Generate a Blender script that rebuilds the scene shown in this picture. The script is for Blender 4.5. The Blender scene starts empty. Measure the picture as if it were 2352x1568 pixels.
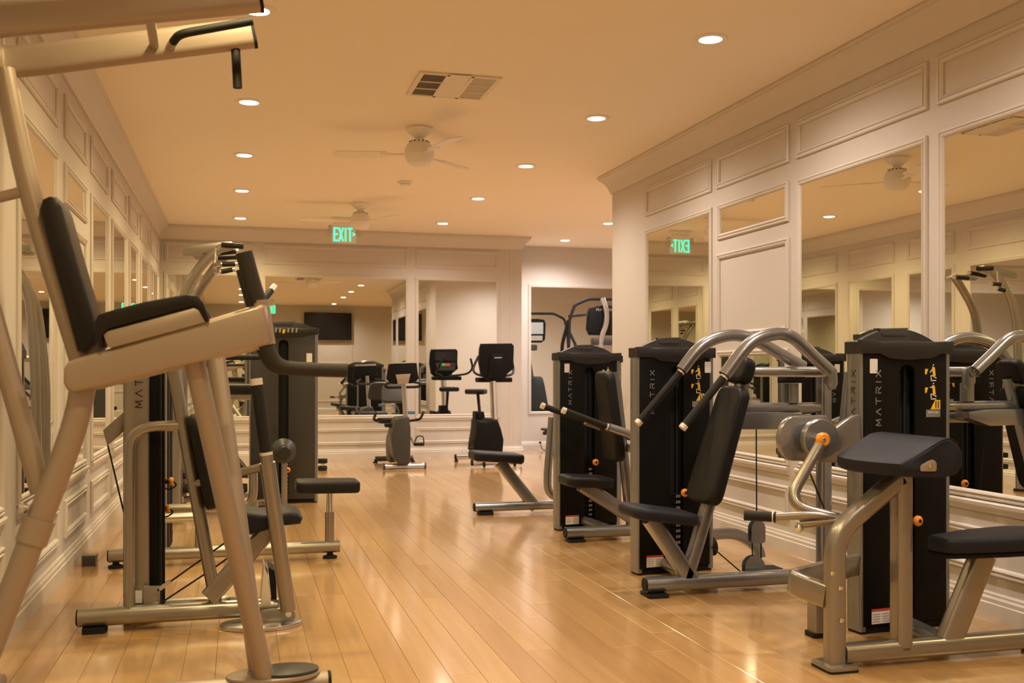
import bpy, bmesh, math, random
from mathutils import Vector, Matrix
random.seed(7)
S = bpy.context.scene
COL = S.collection
R = math.radians

# ------------------------------------------------------------------ camera
FPX, X0, Y0, HC = 2350.0, 550.0, 852.0, 1.18      # focal length in px, corridor vanishing point, eye height
TH = math.atan((1176 - X0) / FPX)
CT, ST = math.cos(TH), math.sin(TH)
cam_d = bpy.data.cameras.new('camera')
cam_d.sensor_width = 36.0
cam_d.lens = 36.0 * FPX / 2352
cam_d.shift_y = (Y0 - 784) / 2352
cam_d.clip_start = 0.05
cam_d.dof.use_dof = True
cam_d.dof.focus_distance = 6.2
cam_d.dof.aperture_fstop = 3.6
cam = bpy.data.objects.new('camera', cam_d)
COL.objects.link(cam)
cam.location = (0, 0, HC)
cam.rotation_euler = (math.pi / 2, 0, -TH)
S.camera = cam

# ------------------------------------------------------------------ world + view
w = bpy.data.worlds.new('world')
S.world = w
w.use_nodes = True
w.node_tree.nodes['Background'].inputs[0].default_value = (1.0, 0.86, 0.7, 1)
w.node_tree.nodes['Background'].inputs[1].default_value = 0.02
S.view_settings.view_transform = 'Standard'
S.view_settings.look = 'None'
S.view_settings.exposure = 0.0
S.view_settings.gamma = 1.0
S.view_settings.use_curve_mapping = False
LAMP_W = 2.32
COL_L, COL_R, COL_C = (1.0, 0.795, 0.40), (1.0, 0.86, 0.74), (1.0, 0.91, 0.88)

# room numbers (metres)
XL, XR, YF, YR, YC, HZ = -0.99, 3.476, 13.89, 14.80, 9.29, 3.06
YN = 3.72        # near end of the right wall
YB = -2.0        # wall behind the photographer
XJ, XA = 3.84, 7.6

# ------------------------------------------------------------------ pixel -> place helpers
def ray(px, py):
    dx = (px - 1176) / FPX
    return Vector((dx * CT + ST, CT - dx * ST, -(py - Y0) / FPX))
EYE = Vector((0, 0, HC))
def PY(px, py, Y):
    d = ray(px, py); return EYE + d * (Y / d.y)
def PX(px, py, X):
    d = ray(px, py); return EYE + d * (X / d.x)
def PZ(px, py, z=0.0):
    d = ray(px, py); return EYE + d * ((z - HC) / d.z)

# ------------------------------------------------------------------ materials
MATS = {}
def nodes_of(name):
    m = bpy.data.materials.new(name); m.use_nodes = True
    nt = m.node_tree
    return m, nt, nt.nodes['Principled BSDF']
def mat(name, col, rough=0.5, metal=0.0, spec=0.5, noise=0.06, nscale=30.0, bump=0.0, bscale=200.0, coat=0.0, emit=None, estr=0.0):
    m, nt, b = nodes_of(name)
    L = nt.links
    b.inputs['Roughness'].default_value = rough
    b.inputs['Metallic'].default_value = metal
    b.inputs['Specular IOR Level'].default_value = spec
    b.inputs['Coat Weight'].default_value = coat
    g = nt.nodes.new('ShaderNodeNewGeometry')
    if noise > 0:
        n = nt.nodes.new('ShaderNodeTexNoise'); n.inputs['Scale'].default_value = nscale; n.inputs['Detail'].default_value = 3
        L.new(g.outputs['Position'], n.inputs['Vector'])
        r = nt.nodes.new('ShaderNodeMix'); r.data_type = 'RGBA'
        r.inputs[6].default_value = (*[c * (1 - noise) for c in col], 1)
        r.inputs[7].default_value = (*[min(1, c * (1 + noise)) for c in col], 1)
        L.new(n.outputs['Fac'], r.inputs[0]); L.new(r.outputs[2], b.inputs['Base Color'])
    else:
        b.inputs['Base Color'].default_value = (*col, 1)
    if bump > 0:
        n2 = nt.nodes.new('ShaderNodeTexNoise'); n2.inputs['Scale'].default_value = bscale; n2.inputs['Detail'].default_value = 4
        L.new(g.outputs['Position'], n2.inputs['Vector'])
        bp = nt.nodes.new('ShaderNodeBump'); bp.inputs['Strength'].default_value = bump; bp.inputs['Distance'].default_value = 0.002
        L.new(n2.outputs['Fac'], bp.inputs['Height']); L.new(bp.outputs['Normal'], b.inputs['Normal'])
    if emit:
        b.inputs['Emission Color'].default_value = (*emit, 1); b.inputs['Emission Strength'].default_value = estr
    MATS[name] = m
    return m
mat('wall_paint', (0.54, 0.49, 0.435), 0.55, noise=0.02, nscale=1.5, bump=0.05)
mat('ceiling_paint', (0.84, 0.75, 0.62), 0.8, noise=0.02, nscale=1.0, bump=0.08, bscale=120)
mat('trim_paint', (0.60, 0.545, 0.485), 0.35, noise=0.02, nscale=4)
mat('mirror_glass', (0.87, 0.88, 0.83), 0.0, 1.0, noise=0)
mat('steel', (0.31, 0.28, 0.24), 0.31, 0.75, noise=0.05, nscale=400, coat=0.6)
mat('steel_grey', (0.28, 0.283, 0.29), 0.28, 0.75, noise=0.05, nscale=400, coat=0.6)
mat('beige_steel', (0.36, 0.285, 0.22), 0.42, 0.45, noise=0.05, nscale=300, coat=0.15)
mat('black_plastic', (0.0040, 0.0035, 0.0033), 0.55, spec=0.16, noise=0.15, nscale=60, bump=0.15, bscale=700)
mat('slot_black', (0.004, 0.004, 0.004), 0.8, noise=0)
mat('cap_plastic', (0.020, 0.019, 0.019), 0.42, spec=0.4, noise=0.1, nscale=60, bump=0.15, bscale=700)
mat('grey_plastic', (0.040, 0.038, 0.034), 0.42, spec=0.4, noise=0.1, nscale=60)
mat('vinyl', (0.0075, 0.007, 0.007), 0.48, spec=0.25, noise=0.12, nscale=90, bump=0.3, bscale=500)
mat('vinyl_cool_lit', (0.0115, 0.0122, 0.019), 0.52, spec=0.22, noise=0.12, nscale=90, bump=0.3, bscale=500)  # black vinyl with the bluish light on the pads mixed into its colour
mat('vinyl_brown', (0.0085, 0.006, 0.0045), 0.42, spec=0.3, noise=0.12, nscale=90, bump=0.3, bscale=500)
mat('grip_rubber', (0.010, 0.009, 0.008), 0.62, spec=0.3, noise=0.15, nscale=200, bump=0.4, bscale=600)
mat('grip_brown', (0.026, 0.021, 0.016), 0.6, spec=0.35, noise=0.15, nscale=200, bump=0.4, bscale=600)
mat('rubber', (0.008, 0.008, 0.008), 0.7, spec=0.3, noise=0.1)
mat('chrome', (0.75, 0.74, 0.72), 0.12, 1.0, noise=0)
mat('brushed', (0.62, 0.60, 0.58), 0.3, 1.0, noise=0.05, nscale=200)
mat('end_cap', (0.80, 0.72, 0.64), 0.3, 0.4, noise=0.03)
mat('orange', (0.85, 0.30, 0.02), 0.35, noise=0.05)
mat('yellow', (0.85, 0.52, 0.02), 0.5, noise=0.03)
mat('print_white', (0.75, 0.72, 0.68), 0.6, noise=0.02)
mat('print_grey', (0.20, 0.19, 0.18), 0.6, noise=0.02)
mat('print_dark', (0.035, 0.03, 0.025), 0.6, noise=0.02)
mat('print_silver', (0.33, 0.31, 0.29), 0.4, noise=0.02)
mat('red', (0.55, 0.06, 0.03), 0.5, noise=0.02)
mat('blue', (0.06, 0.17, 0.35), 0.4, noise=0.05)
mat('green_key', (0.12, 0.55, 0.10), 0.5, noise=0)
mat('red_key', (0.75, 0.07, 0.04), 0.5, noise=0)
mat('fan_white', (0.80, 0.74, 0.66), 0.4, noise=0.02)
mat('vent_metal', (0.72, 0.64, 0.54), 0.5, noise=0.02)
mat('vent_dark', (0.05, 0.04, 0.03), 0.8, noise=0)
mat('screen', (0.006, 0.006, 0.007), 0.12, noise=0)
mat('lamp_glow', (1, 1, 1), 0.5, noise=0, emit=(1.0, 0.90, 0.78), estr=30.0)
mat('exit_green', (0.1, 0.8, 0.5), 0.5, noise=0, emit=(0.06, 1.0, 0.52), estr=1.4)
mat('exit_board', (0.60, 0.64, 0.56), 0.15, noise=0, emit=(0.45, 0.75, 0.5), estr=0.10)
mat('floor_base', (0.20, 0.11, 0.05), 0.8, noise=0.1)
mat('display', (0.35, 0.36, 0.36), 0.3, noise=0.2, nscale=120)

def plank_mat():
    m, nt, b = nodes_of('wood_floor')
    N, L = nt.nodes, nt.links
    geo = N.new('ShaderNodeNewGeometry'); oi = N.new('ShaderNodeObjectInfo')
    add = N.new('ShaderNodeMath'); add.operation = 'ADD'
    fr = N.new('ShaderNodeMath'); fr.operation = 'FRACT'
    L.new(geo.outputs['Random Per Island'], add.inputs[0]); L.new(oi.outputs['Random'], add.inputs[1]); L.new(add.outputs[0], fr.inputs[0])
    sc = N.new('ShaderNodeVectorMath'); sc.operation = 'MULTIPLY'; sc.inputs[1].default_value = (24, 1.3, 1)
    L.new(geo.outputs['Position'], sc.inputs[0])
    of = N.new('ShaderNodeMath'); of.operation = 'MULTIPLY'; of.inputs[1].default_value = 37.0
    L.new(fr.outputs[0], of.inputs[0])
    cb = N.new('ShaderNodeCombineXYZ'); L.new(of.outputs[0], cb.inputs[2]); L.new(of.outputs[0], cb.inputs[1])
    ad = N.new('ShaderNodeVectorMath'); L.new(sc.outputs[0], ad.inputs[0]); L.new(cb.outputs[0], ad.inputs[1])
    n = N.new('ShaderNodeTexNoise'); n.inputs['Scale'].default_value = 1.0; n.inputs['Detail'].default_value = 5; n.inputs['Distortion'].default_value = 0.6
    L.new(ad.outputs[0], n.inputs['Vector'])
    rmp = N.new('ShaderNodeValToRGB')
    e = rmp.color_ramp.elements
    e[0].position = 0.0; e[0].color = (0.44, 0.25, 0.092, 1)
    e[1].position = 1.0; e[1].color = (0.53, 0.325, 0.138, 1)
    x = rmp.color_ramp.elements.new(0.5); x.color = (0.485, 0.287, 0.115, 1)
    L.new(fr.outputs[0], rmp.inputs[0])
    mx = N.new('ShaderNodeMix'); mx.data_type = 'RGBA'; mx.blend_type = 'MULTIPLY'; mx.inputs[0].default_value = 1.0
    g2 = N.new('ShaderNodeValToRGB'); g2.color_ramp.elements[0].position = 0.3; g2.color_ramp.elements[0].color = (0.90, 0.87, 0.83, 1)
    g2.color_ramp.elements[1].position = 0.65; g2.color_ramp.elements[1].color = (1.06, 1.05, 1.04, 1)
    L.new(n.outputs['Fac'], g2.inputs[0]); L.new(rmp.outputs[0], mx.inputs[6]); L.new(g2.outputs[0], mx.inputs[7])
    L.new(mx.outputs[2], b.inputs['Base Color'])
    b.inputs['Roughness'].default_value = 0.3
    b.inputs['Coat Weight'].default_value = 1.0; b.inputs['Coat Roughness'].default_value = 0.11; b.inputs['Coat IOR'].default_value = 1.6
    MATS['wood_floor'] = m
plank_mat()

# ------------------------------------------------------------------ object helpers
WORLD = {}
def tag(o, label=None, cat=None, group=None, kind=None):
    if label: o['label'] = label
    if cat: o['category'] = cat
    if group: o['group'] = group
    if kind: o['kind'] = kind
    return o
def thing(name, label, cat, loc, group=None):
    o = bpy.data.objects.new(name, None); COL.objects.link(o)
    o.empty_display_size = 0.1; o.location = loc
    WORLD[o] = Vector(loc)
    return tag(o, label, cat, group)
def finish(name, me, m, parent=None, smooth=True, ang=35):
    c = Vector((0, 0, 0))
    if len(me.vertices):
        lo = Vector([min(v.co[i] for v in me.vertices) for i in range(3)])
        hi = Vector([max(v.co[i] for v in me.vertices) for i in range(3)])
        c = (lo + hi) / 2; c.z = lo.z
        me.transform(Matrix.Translation(-c))
    me.materials.append(MATS[m])
    if smooth:
        for p in me.polygons: p.use_smooth = True
        me.set_sharp_from_angle(angle=R(ang))
    o = bpy.data.objects.new(name, me); COL.objects.link(o)
    WORLD[o] = c
    if parent is not None:
        o.parent = parent; o.location = c - WORLD[parent]
    else:
        o.location = c
    return o
def raw(name, verts, faces, m, parent=None, smooth=False):
    me = bpy.data.meshes.new(name); me.from_pydata([tuple(v) for v in verts], [], faces); me.update()
    return finish(name, me, m, parent, smooth)
def from_bm(name, bm, m, parent=None, smooth=True, ang=35):
    bmesh.ops.recalc_face_normals(bm, faces=bm.faces)
    me = bpy.data.meshes.new(name); bm.to_mesh(me); bm.free()
    return finish(name, me, m, parent, smooth, ang)

def circ(r, n=14, ry=None):
    ry = ry or r
    return [(r * math.cos(2 * math.pi * i / n), ry * math.sin(2 * math.pi * i / n)) for i in range(n)]
def rr(w_, h_, r, s=3):
    out = []
    for cx, cy, a0 in ((w_ / 2 - r, h_ / 2 - r, 0), (-w_ / 2 + r, h_ / 2 - r, 90), (-w_ / 2 + r, -h_ / 2 + r, 180), (w_ / 2 - r, -h_ / 2 + r, 270)):
        for i in range(s + 1):
            a = R(a0 + 90 * i / s); out.append((cx + r * math.cos(a), cy + r * math.sin(a)))
    return out
def fillet(pts, r, seg=7):
    pts = [Vector(p) for p in pts]
    if r <= 0 or len(pts) < 3: return pts
    out = [pts[0]]
    for i in range(1, len(pts) - 1):
        a, p, b = pts[i - 1], pts[i], pts[i + 1]
        ra = min(r, (a - p).length * 0.49); rb = min(r, (b - p).length * 0.49)
        p1 = p + (a - p).normalized() * ra; p2 = p + (b - p).normalized() * rb
        for k in range(seg + 1):
            t = k / seg; out.append(p1 * (1 - t) ** 2 + p * 2 * t * (1 - t) + p2 * t * t)
    out.append(pts[-1]); return out
def sweep_bm(bm, pts, sec, up=(0, 0, 1), scales=None):
    n = len(pts); T = []
    for i in range(n):
        d = (pts[min(i + 1, n - 1)] - pts[max(i - 1, 0)]); T.append(d.normalized())
    up = Vector(up)
    if abs(T[0].dot(up)) > 0.95: up = Vector((0, 1, 0)) if abs(T[0].y) < 0.9 else Vector((1, 0, 0))
    sx = T[0].cross(up).normalized(); rings = []
    for i in range(n):
        sx = (sx - T[i] * sx.dot(T[i])).normalized(); sy = sx.cross(T[i])
        k = scales[i] if scales else 1.0
        rings.append([bm.verts.new(pts[i] + sx * (a * k) + sy * (b * k)) for a, b in sec])
    m = len(sec)
    for i in range(n - 1):
        for j in range(m):
            bm.faces.new((rings[i][j], rings[i][(j + 1) % m], rings[i + 1][(j + 1) % m], rings[i + 1][j]))
    bm.faces.new(rings[0][::-1]); bm.faces.new(rings[-1])
def tube(name, pts, r, m, parent=None, bend=0.06, n=14, sec=None, up=(0, 0, 1)):
    bm = bmesh.new(); sweep_bm(bm, fillet(pts, bend), sec or circ(r, n), up)
    return from_bm(name, bm, m, parent)
def tubes(name, lists, r, m, parent=None, bend=0.06, n=10):
    bm = bmesh.new()
    for pts in lists: sweep_bm(bm, fillet(pts, bend), circ(r, n))
    return from_bm(name, bm, m, parent)
def beam(name, pts, w_, h_, m, parent=None, bend=0.05, r=0.012, up=(0, 0, 1)):
    # w_ sideways, h_ along "up"
    bm = bmesh.new(); sweep_bm(bm, fillet(pts, bend), rr(w_, h_, min(r, w_ * 0.45, h_ * 0.45)), up)
    return from_bm(name, bm, m, parent)
def prism_bm(bm, pts, vec, bevel=0.0, seg=2):
    vec = Vector(vec)
    a = [bm.verts.new(Vector(p)) for p in pts]; b = [bm.verts.new(Vector(p) + vec) for p in pts]
    n = len(a); fs = [bm.faces.new(a[::-1]), bm.faces.new(b)]
    for i in range(n): fs.append(bm.faces.new((a[i], a[(i + 1) % n], b[(i + 1) % n], b[i])))
    if bevel > 0:
        es = list({e for f in fs[:2] for e in f.edges})
        bmesh.ops.recalc_face_normals(bm, faces=fs)
        bmesh.ops.bevel(bm, geom=es, offset=bevel, segments=seg, profile=0.5, affect='EDGES', clamp_overlap=True)
def prism(name, pts, vec, m, parent=None, bevel=0.0, seg=2, ang=35):
    bm = bmesh.new(); prism_bm(bm, pts, vec, bevel, seg)
    return from_bm(name, bm, m, parent, True, ang)
def smooth_loop(pts, r, seg=4):
    # round the corners of a closed outline
    pts = [Vector(p) for p in pts]; n = len(pts); out = []
    for i in range(n):
        a, p, b = pts[i - 1], pts[i], pts[(i + 1) % n]
        ra = min(r, (a - p).length * 0.45); rb = min(r, (b - p).length * 0.45)
        p1 = p + (a - p).normalized() * ra; p2 = p + (b - p).normalized() * rb
        for k in range(seg + 1):
            t = k / seg; out.append(p1 * (1 - t) ** 2 + p * 2 * t * (1 - t) + p2 * t * t)
    return out
def box(name, c, size, m, parent=None, bevel=0.0, rot=None, seg=2):
    bm = bmesh.new(); bmesh.ops.create_cube(bm, size=1.0)
    bmesh.ops.scale(bm, vec=Vector(size), verts=bm.verts)
    if bevel > 0: bmesh.ops.bevel(bm, geom=list(bm.edges), offset=bevel, segments=seg, profile=0.5, affect='EDGES', clamp_overlap=True)
    M = Matrix.Translation(Vector(c)) @ (rot.to_4x4() if rot else Matrix.Identity(4))
    bm.transform(M)
    return from_bm(name, bm, m, parent, bevel > 0)
def span(name, x, y, z, m, parent=None, bevel=0.0):
    return box(name, ((x[0] + x[1]) / 2, (y[0] + y[1]) / 2, (z[0] + z[1]) / 2), (x[1] - x[0], y[1] - y[0], z[1] - z[0]), m, parent, bevel)
def lathe(name, prof, c, m, parent=None, axis=(0, 0, 1), n=24):
    # prof: (radius, height) pairs
    axis = Vector(axis).normalized(); q = Vector((0, 0, 1)).rotation_difference(axis)
    bm = bmesh.new(); rings = []
    for r_, h_ in prof:
        rings.append([bm.verts.new(Vector(c) + q @ Vector((r_ * math.cos(2 * math.pi * i / n), r_ * math.sin(2 * math.pi * i / n), h_))) for i in range(n)])
    for a, b in zip(rings, rings[1:]):
        for i in range(n): bm.faces.new((a[i], a[(i + 1) % n], b[(i + 1) % n], b[i]))
    if prof[0][0] > 1e-5: bm.faces.new(rings[0][::-1])
    if prof[-1][0] > 1e-5: bm.faces.new(rings[-1])
    bmesh.ops.remove_doubles(bm, verts=bm.verts, dist=1e-6)
    return from_bm(name, bm, m, parent)
def disc(name, c, r, thick, axis, m, parent=None, n=24, ch=0.15):
    e = min(thick, r) * ch
    return lathe(name, [(0, 0), (r - e, 0), (r, e), (r, thick - e), (r - e, thick), (0, thick)], c, m, parent, axis, n)

GLYPH = {'M': [[(0, 0), (0.08, 1), (0.5, 0.25), (0.92, 1), (1, 0)]], 'A': [[(0, 0), (0.5, 1), (1, 0)]],
         'T': [[(0, 1), (1, 1)], [(0.5, 1), (0.5, 0)]], 'R': [[(0.05, 0), (0.05, 0.55)], [(0.05, 1), (0.8, 1), (1, 0.85), (1, 0.65), (0.8, 0.5), (0.3, 0.5)], [(0.55, 0.5), (1, 0)]],
         'I': [[(0.5, 0), (0.5, 1)]], 'X': [[(0, 0), (1, 1)], [(0, 1), (1, 0)]],
         'E': [[(1, 1), (0, 1), (0, 0), (1, 0)], [(0, 0.52), (0.85, 0.52)]], '>': [[(0, 0.75), (0.9, 0.5), (0, 0.25)]]}
def stroke_bm(bm, a, b, nrm, w_, d_):
    a, b = Vector(a), Vector(b); t = (b - a).normalized(); s = t.cross(nrm).normalized() * (w_ / 2)
    a = a - t * w_ * 0.4; b = b + t * w_ * 0.4
    vs = [bm.verts.new(p) for p in (a - s, a + s, b + s, b - s)]
    us = [bm.verts.new(p.co + nrm * d_) for p in vs]
    bm.faces.new(us)
    for i in range(4): bm.faces.new((vs[i], vs[(i + 1) % 4], us[(i + 1) % 4], us[i]))
def lettering(name, text, org, right, up, size, gap, lw, m, parent, width=0.85, d_=0.0012):
    org, right, up = Vector(org), Vector(right).normalized(), Vector(up).normalized(); nrm = right.cross(up).normalized()
    bm = bmesh.new(); x = 0
    for ch in text:
        cw = size * (0.25 if ch == 'I' else 0.4 if ch == '>' else width)
        for st in GLYPH.get(ch, []):
            for p, q in zip(st, st[1:]):
                f = lambda k: org + right * (x + k[0] * cw) + up * (k[1] * size)
                stroke_bm(bm, f(p), f(q), nrm, lw, d_)
        x += cw + gap
    return from_bm(name, bm, m, parent, False)
def font_text(name, body, org, right, up, size, m, parent):
    cu = bpy.data.curves.new(name, 'FONT'); cu.body = body; cu.size = size; cu.extrude = 0.0004
    o = bpy.data.objects.new(name, cu); COL.objects.link(o)
    dg = bpy.context.evaluated_depsgraph_get(); me = bpy.data.meshes.new_from_object(o.evaluated_get(dg))
    bpy.data.objects.remove(o); bpy.data.curves.remove(cu)
    r_, u_ = Vector(right).normalized(), Vector(up).normalized(); n_ = r_.cross(u_)
    M = Matrix((r_, u_, n_)).transposed().to_4x4(); M.translation = Vector(org)
    me.transform(M); me.materials.clear()
    return finish(name, me, m, parent, False)
def copy_tree(o, loc):
    c = o.copy(); COL.objects.link(c); c.location = loc; WORLD[c] = Vector(loc)
    for ch in o.children:
        k = ch.copy(); COL.objects.link(k); k.parent = c
        for g in ch.children:
            q = g.copy(); COL.objects.link(q); q.parent = k
    return c

# ================================================================== THE ROOM
# ---- floor: every board a piece
floor = span('floor', (XL - 0.1, XA + 0.1), (YB - 0.1, YR + 0.1), (-0.10, -0.016), 'floor_base')
tag(floor, 'glossy honey-coloured wooden board floor of the gym', None, None, 'structure')
PWID, PLEN = 0.1255, 1.52
def plank_bm(bm, x0, x1, y0, y1, top=0.0, c=0.0010):
    a = [bm.verts.new(p) for p in ((x0, y0, -0.016), (x1, y0, -0.016), (x1, y1, -0.016), (x0, y1, -0.016))]
    b = [bm.verts.new(p) for p in ((x0, y0, top - c), (x1, y0, top - c), (x1, y1, top - c), (x0, y1, top - c))]
    t = [bm.verts.new(p) for p in ((x0 + c, y0 + c, top), (x1 - c, y0 + c, top), (x1 - c, y1 - c, top), (x0 + c, y1 - c, top))]
    for q, s in ((a, b), (b, t)):
        for i in range(4): bm.faces.new((q[i], q[(i + 1) % 4], s[(i + 1) % 4], s[i]))
    bm.faces.new(t)
def in_room(x, y):
    if x > XJ and y > YR: return False
    if x < XR: return YB < y < YF or (x > XJ and y < YR)
    return (y < YN) or (YC < y < (YF if x < XJ else YR))
planks = []
row = 0; x = XL + 0.02
while x < XA:
    off = random.uniform(0, PLEN)
    spans = [(YB, YF)] if x < XR - 0.03 else ([(YB, YN - 0.02), (YC, YF if x < XJ - 0.06 else YR)])
    for (s0, s1) in spans:
        y = s0 - off
        while y < s1:
            a, b = max(y, s0), min(y + PLEN, s1)
            if b - a > 0.03: planks.append((x, a, b))
            y += PLEN
    x += PWID
def plank_score(p):
    x, a, b = p; cx, cy = x + PWID / 2, (a + b) / 2
    wz = cx * ST + cy * CT
    if wz < 2.6: return -1
    best = 0
    for yy in (a, cy, b):
        wz = cx * ST + yy * CT; u = 1176 + FPX * (cx * CT - yy * ST) / wz; v = Y0 + FPX * HC / wz
        if -30 < u < 2380 and v < 1600: best = max(best, 1.0 / wz ** 3 * (b - a))
    if cx > XR and cy < YC: best = 0
    return best
planks.sort(key=plank_score, reverse=True)
bm = bmesh.new(); plank_bm(bm, 0.0005, PWID - 0.0005, 0.0005, 1.0 - 0.0005)
pme = bpy.data.meshes.new('plank'); bmesh.ops.recalc_face_normals(bm, faces=bm.faces); bm.to_mesh(pme); bm.free(); pme.materials.append(MATS['wood_floor'])
fw = WORLD[floor]
for p in planks[:298]:
    o = bpy.data.objects.new('plank', pme); COL.objects.link(o); o.parent = floor
    o.location = Vector((p[0], p[1], 0)) - fw; o.scale = (1, p[2] - p[1], 1)
bm = bmesh.new()
for p in planks[298:]: plank_bm(bm, p[0] + 0.0005, p[0] + PWID - 0.0005, p[1] + 0.0005, p[2] - 0.0005)
rest = from_bm('plank_field', bm, 'wood_floor', floor, False); rest['kind'] = 'stuff'

# ---- ceiling
ceil = span('ceiling', (XL - 0.1, XA + 0.1), (YB - 0.1, YR + 0.1), (HZ, HZ + 0.1), 'ceiling_paint')
tag(ceil, 'flat painted ceiling with recessed downlights', None, None, 'structure')

# ---- walls
def wall(name, x, y, label, m='wall_paint'):
    o = span(name, x, y, (-0.016, HZ), m); return tag(o, label, None, None, 'structure')
w_left = wall('wall_left', (XL - 0.1, XL), (YB - 0.1, YF + 0.1), 'cream panelled wall on the left with framed mirrors')
w_far = wall('wall_far', (XL, XJ), (YF, YF + 0.1), 'cream panelled wall at the far end of the gym')
w_jog = wall('wall_jog', (XJ - 0.1, XJ), (YF + 0.1, YR + 0.1), 'short return wall beside the far alcove')
w_rec = wall('wall_alcove', (XJ, XA), (YR, YR + 0.1), 'plain wall at the back of the alcove')
w_right = wall('wall_right', (XR, XR + 0.12), (YN, YC - 0.12), 'cream panelled wall on the right with framed mirrors')
w_ret = wall('wall_return', (XR, XA), (YC - 0.12, YC), 'plain wall turning the corner into the alcove')
w_near = wall('wall_near_return', (XR + 0.12, XA), (YN, YN + 0.1), 'plain wall closing the side lobby')
w_side = wall('wall_alcove_side', (XA, XA + 0.1), (YB, YR + 0.1), 'plain wall closing the alcove')
w_back = wall('wall_back', (XL, XA), (YB - 0.1, YB), 'cream wall behind the photographer')

# local frame of a wall face: O + u*U + z, normal N into the room
FACE = {'left': (Vector((XL, 0, 0)), Vector((0, 1, 0)), Vector((1, 0, 0)), w_left),
        'right': (Vector((XR, 0, 0)), Vector((0, 1, 0)), Vector((-1, 0, 0)), w_right),
        'far': (Vector((0, YF, 0)), Vector((1, 0, 0)), Vector((0, -1, 0)), w_far),
        'alcove': (Vector((0, YR, 0)), Vector((1, 0, 0)), Vector((0, -1, 0)), w_rec),
        'back': (Vector((0, YB, 0)), Vector((1, 0, 0)), Vector((0, 1, 0)), w_back)}
PROF = [(0, 0), (0, 0.010), (0.006, 0.017), (0.013, 0.017), (0.017, 0.010), (0.023, 0.010), (0.028, 0.019), (0.036, 0.015), (0.043, 0.006), (0.043, 0)]
def ring_bm(bm, face, u0, u1, z0, z1, prof=PROF, lift=0.0):
    O, U, N, _ = FACE[face]; Z = Vector((0, 0, 1)); rings = []
    for (cu, cz, su, sz) in ((u0, z0, 1, 1), (u1, z0, -1, 1), (u1, z1, -1, -1), (u0, z1, 1, -1)):
        rings.append([bm.verts.new(O + U * (cu + su * a) + Z * (cz + sz * a) + N * (b + lift)) for a, b in prof])
    n = len(prof)
    for i in range(4):
        A, B = rings[i], rings[(i + 1) % 4]
        for j in range(n - 1): bm.faces.new((A[j], B[j], B[j + 1], A[j + 1]))
def moulding(face, u0, u1, z0, z1):
    bm = bmesh.new(); ring_bm(bm, face, u0, u1, z0, z1)
    return from_bm('panel_moulding', bm, 'trim_paint', FACE[face][3], True, 25)
def mirror(face, u0, u1, z0, z1, label, group='framed wall mirrors'):
    O, U, N, _ = FACE[face]; Z = Vector((0, 0, 1))
    t = thing('wall_mirror', label, 'mirror', O + U * ((u0 + u1) / 2) + Z * z0, group)
    f = 0.040
    bm = bmesh.new(); ring_bm(bm, face, u0 - f, u1 + f, z0 - f, z1 + f)
    from_bm('frame', bm, 'trim_paint', t, True, 25)
    a = O + U * (u0 - 0.004) + Z * (z0 - 0.004) + N * 0.0045
    pts = [a, a + U * (u1 - u0 + 0.008), a + U * (u1 - u0 + 0.008) + Z * (z1 - z0 + 0.008), a + Z * (z1 - z0 + 0.008)]
    prism('mirror_pane', pts, N * -0.004, 'mirror_glass', t)
    return t

def rail(name, face, u0, u1, prof, label=None, cut=(0, 0), kind='structure', parent=None):
    # prof: (out, z) polyline swept along the wall; cut = mitre direction at each end (+1 lengthens outward)
    O, U, N, wobj = FACE[face]; Z = Vector((0, 0, 1)); bm = bmesh.new()
    A = [bm.verts.new(O + U * (u0 - cut[0] * p[0]) + N * p[0] + Z * p[1]) for p in prof]
    B = [bm.verts.new(O + U * (u1 + cut[1] * p[0]) + N * p[0] + Z * p[1]) for p in prof]
    for i in range(len(prof) - 1): bm.faces.new((A[i], B[i], B[i + 1], A[i + 1]))
    bm.faces.new(A); bm.faces.new(B[::-1])
    o = from_bm(name, bm, 'trim_paint', parent, True, 25)
    if parent is None: tag(o, label, None, None, kind)
    return o
HB = HZ - 0.002
CROWN = [(0, HB - 0.175), (0.014, HB - 0.175), (0.018, HB - 0.155), (0.026, HB - 0.14), (0.04, HB - 0.105), (0.062, HB - 0.07), (0.088, HB - 0.045), (0.105, HB - 0.035), (0.108, HB - 0.018), (0.115, HB - 0.014), (0.115, HB), (0, HB)]
BASE = [(0, 0.0), (0.026, 0.0), (0.026, 0.075), (0.020, 0.080), (0.020, 0.098), (0.012, 0.108), (0.012, 0.118), (0.006, 0.126), (0, 0.126)]
SILL = [(0, 0.500), (0.012, 0.500), (0.014, 0.520), (0.026, 0.532), (0.028, 0.548), (0.020, 0.556), (0, 0.556)]
rail('trim_1', 'left', YB, YF, CROWN, 'crown moulding along the left wall', (0, -1))
rail('trim_2', 'far', XL, XJ, CROWN, 'crown moulding along the far wall', (-1, 1))
rail('trim_3', 'right', YN, YC, CROWN, 'crown moulding along the right wall', (1, 1))
rail('baseboard_left', 'left', YB, YF, BASE, 'stepped baseboard along the left wall', (0, -1))
rail('baseboard_far', 'far', XL, XJ, BASE, 'stepped baseboard along the far wall', (-1, 1))
rail('baseboard_right', 'right', YN, YC, BASE, 'stepped baseboard along the right wall', (1, 1))
rail('baseboard_alcove', 'alcove', XJ, XA, BASE, 'stepped baseboard at the back of the alcove')
rail('baseboard_back', 'back', XL, XA, BASE, 'baseboard behind the photographer')
# crown returns round the two outer corners
FACE['ret'] = (Vector((0, YC, 0)), Vector((1, 0, 0)), Vector((0, 1, 0)), w_ret)
rail('trim_4', 'ret', XR, XR + 0.5, CROWN, 'crown moulding turning the outer corner', (1, 0))

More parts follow.
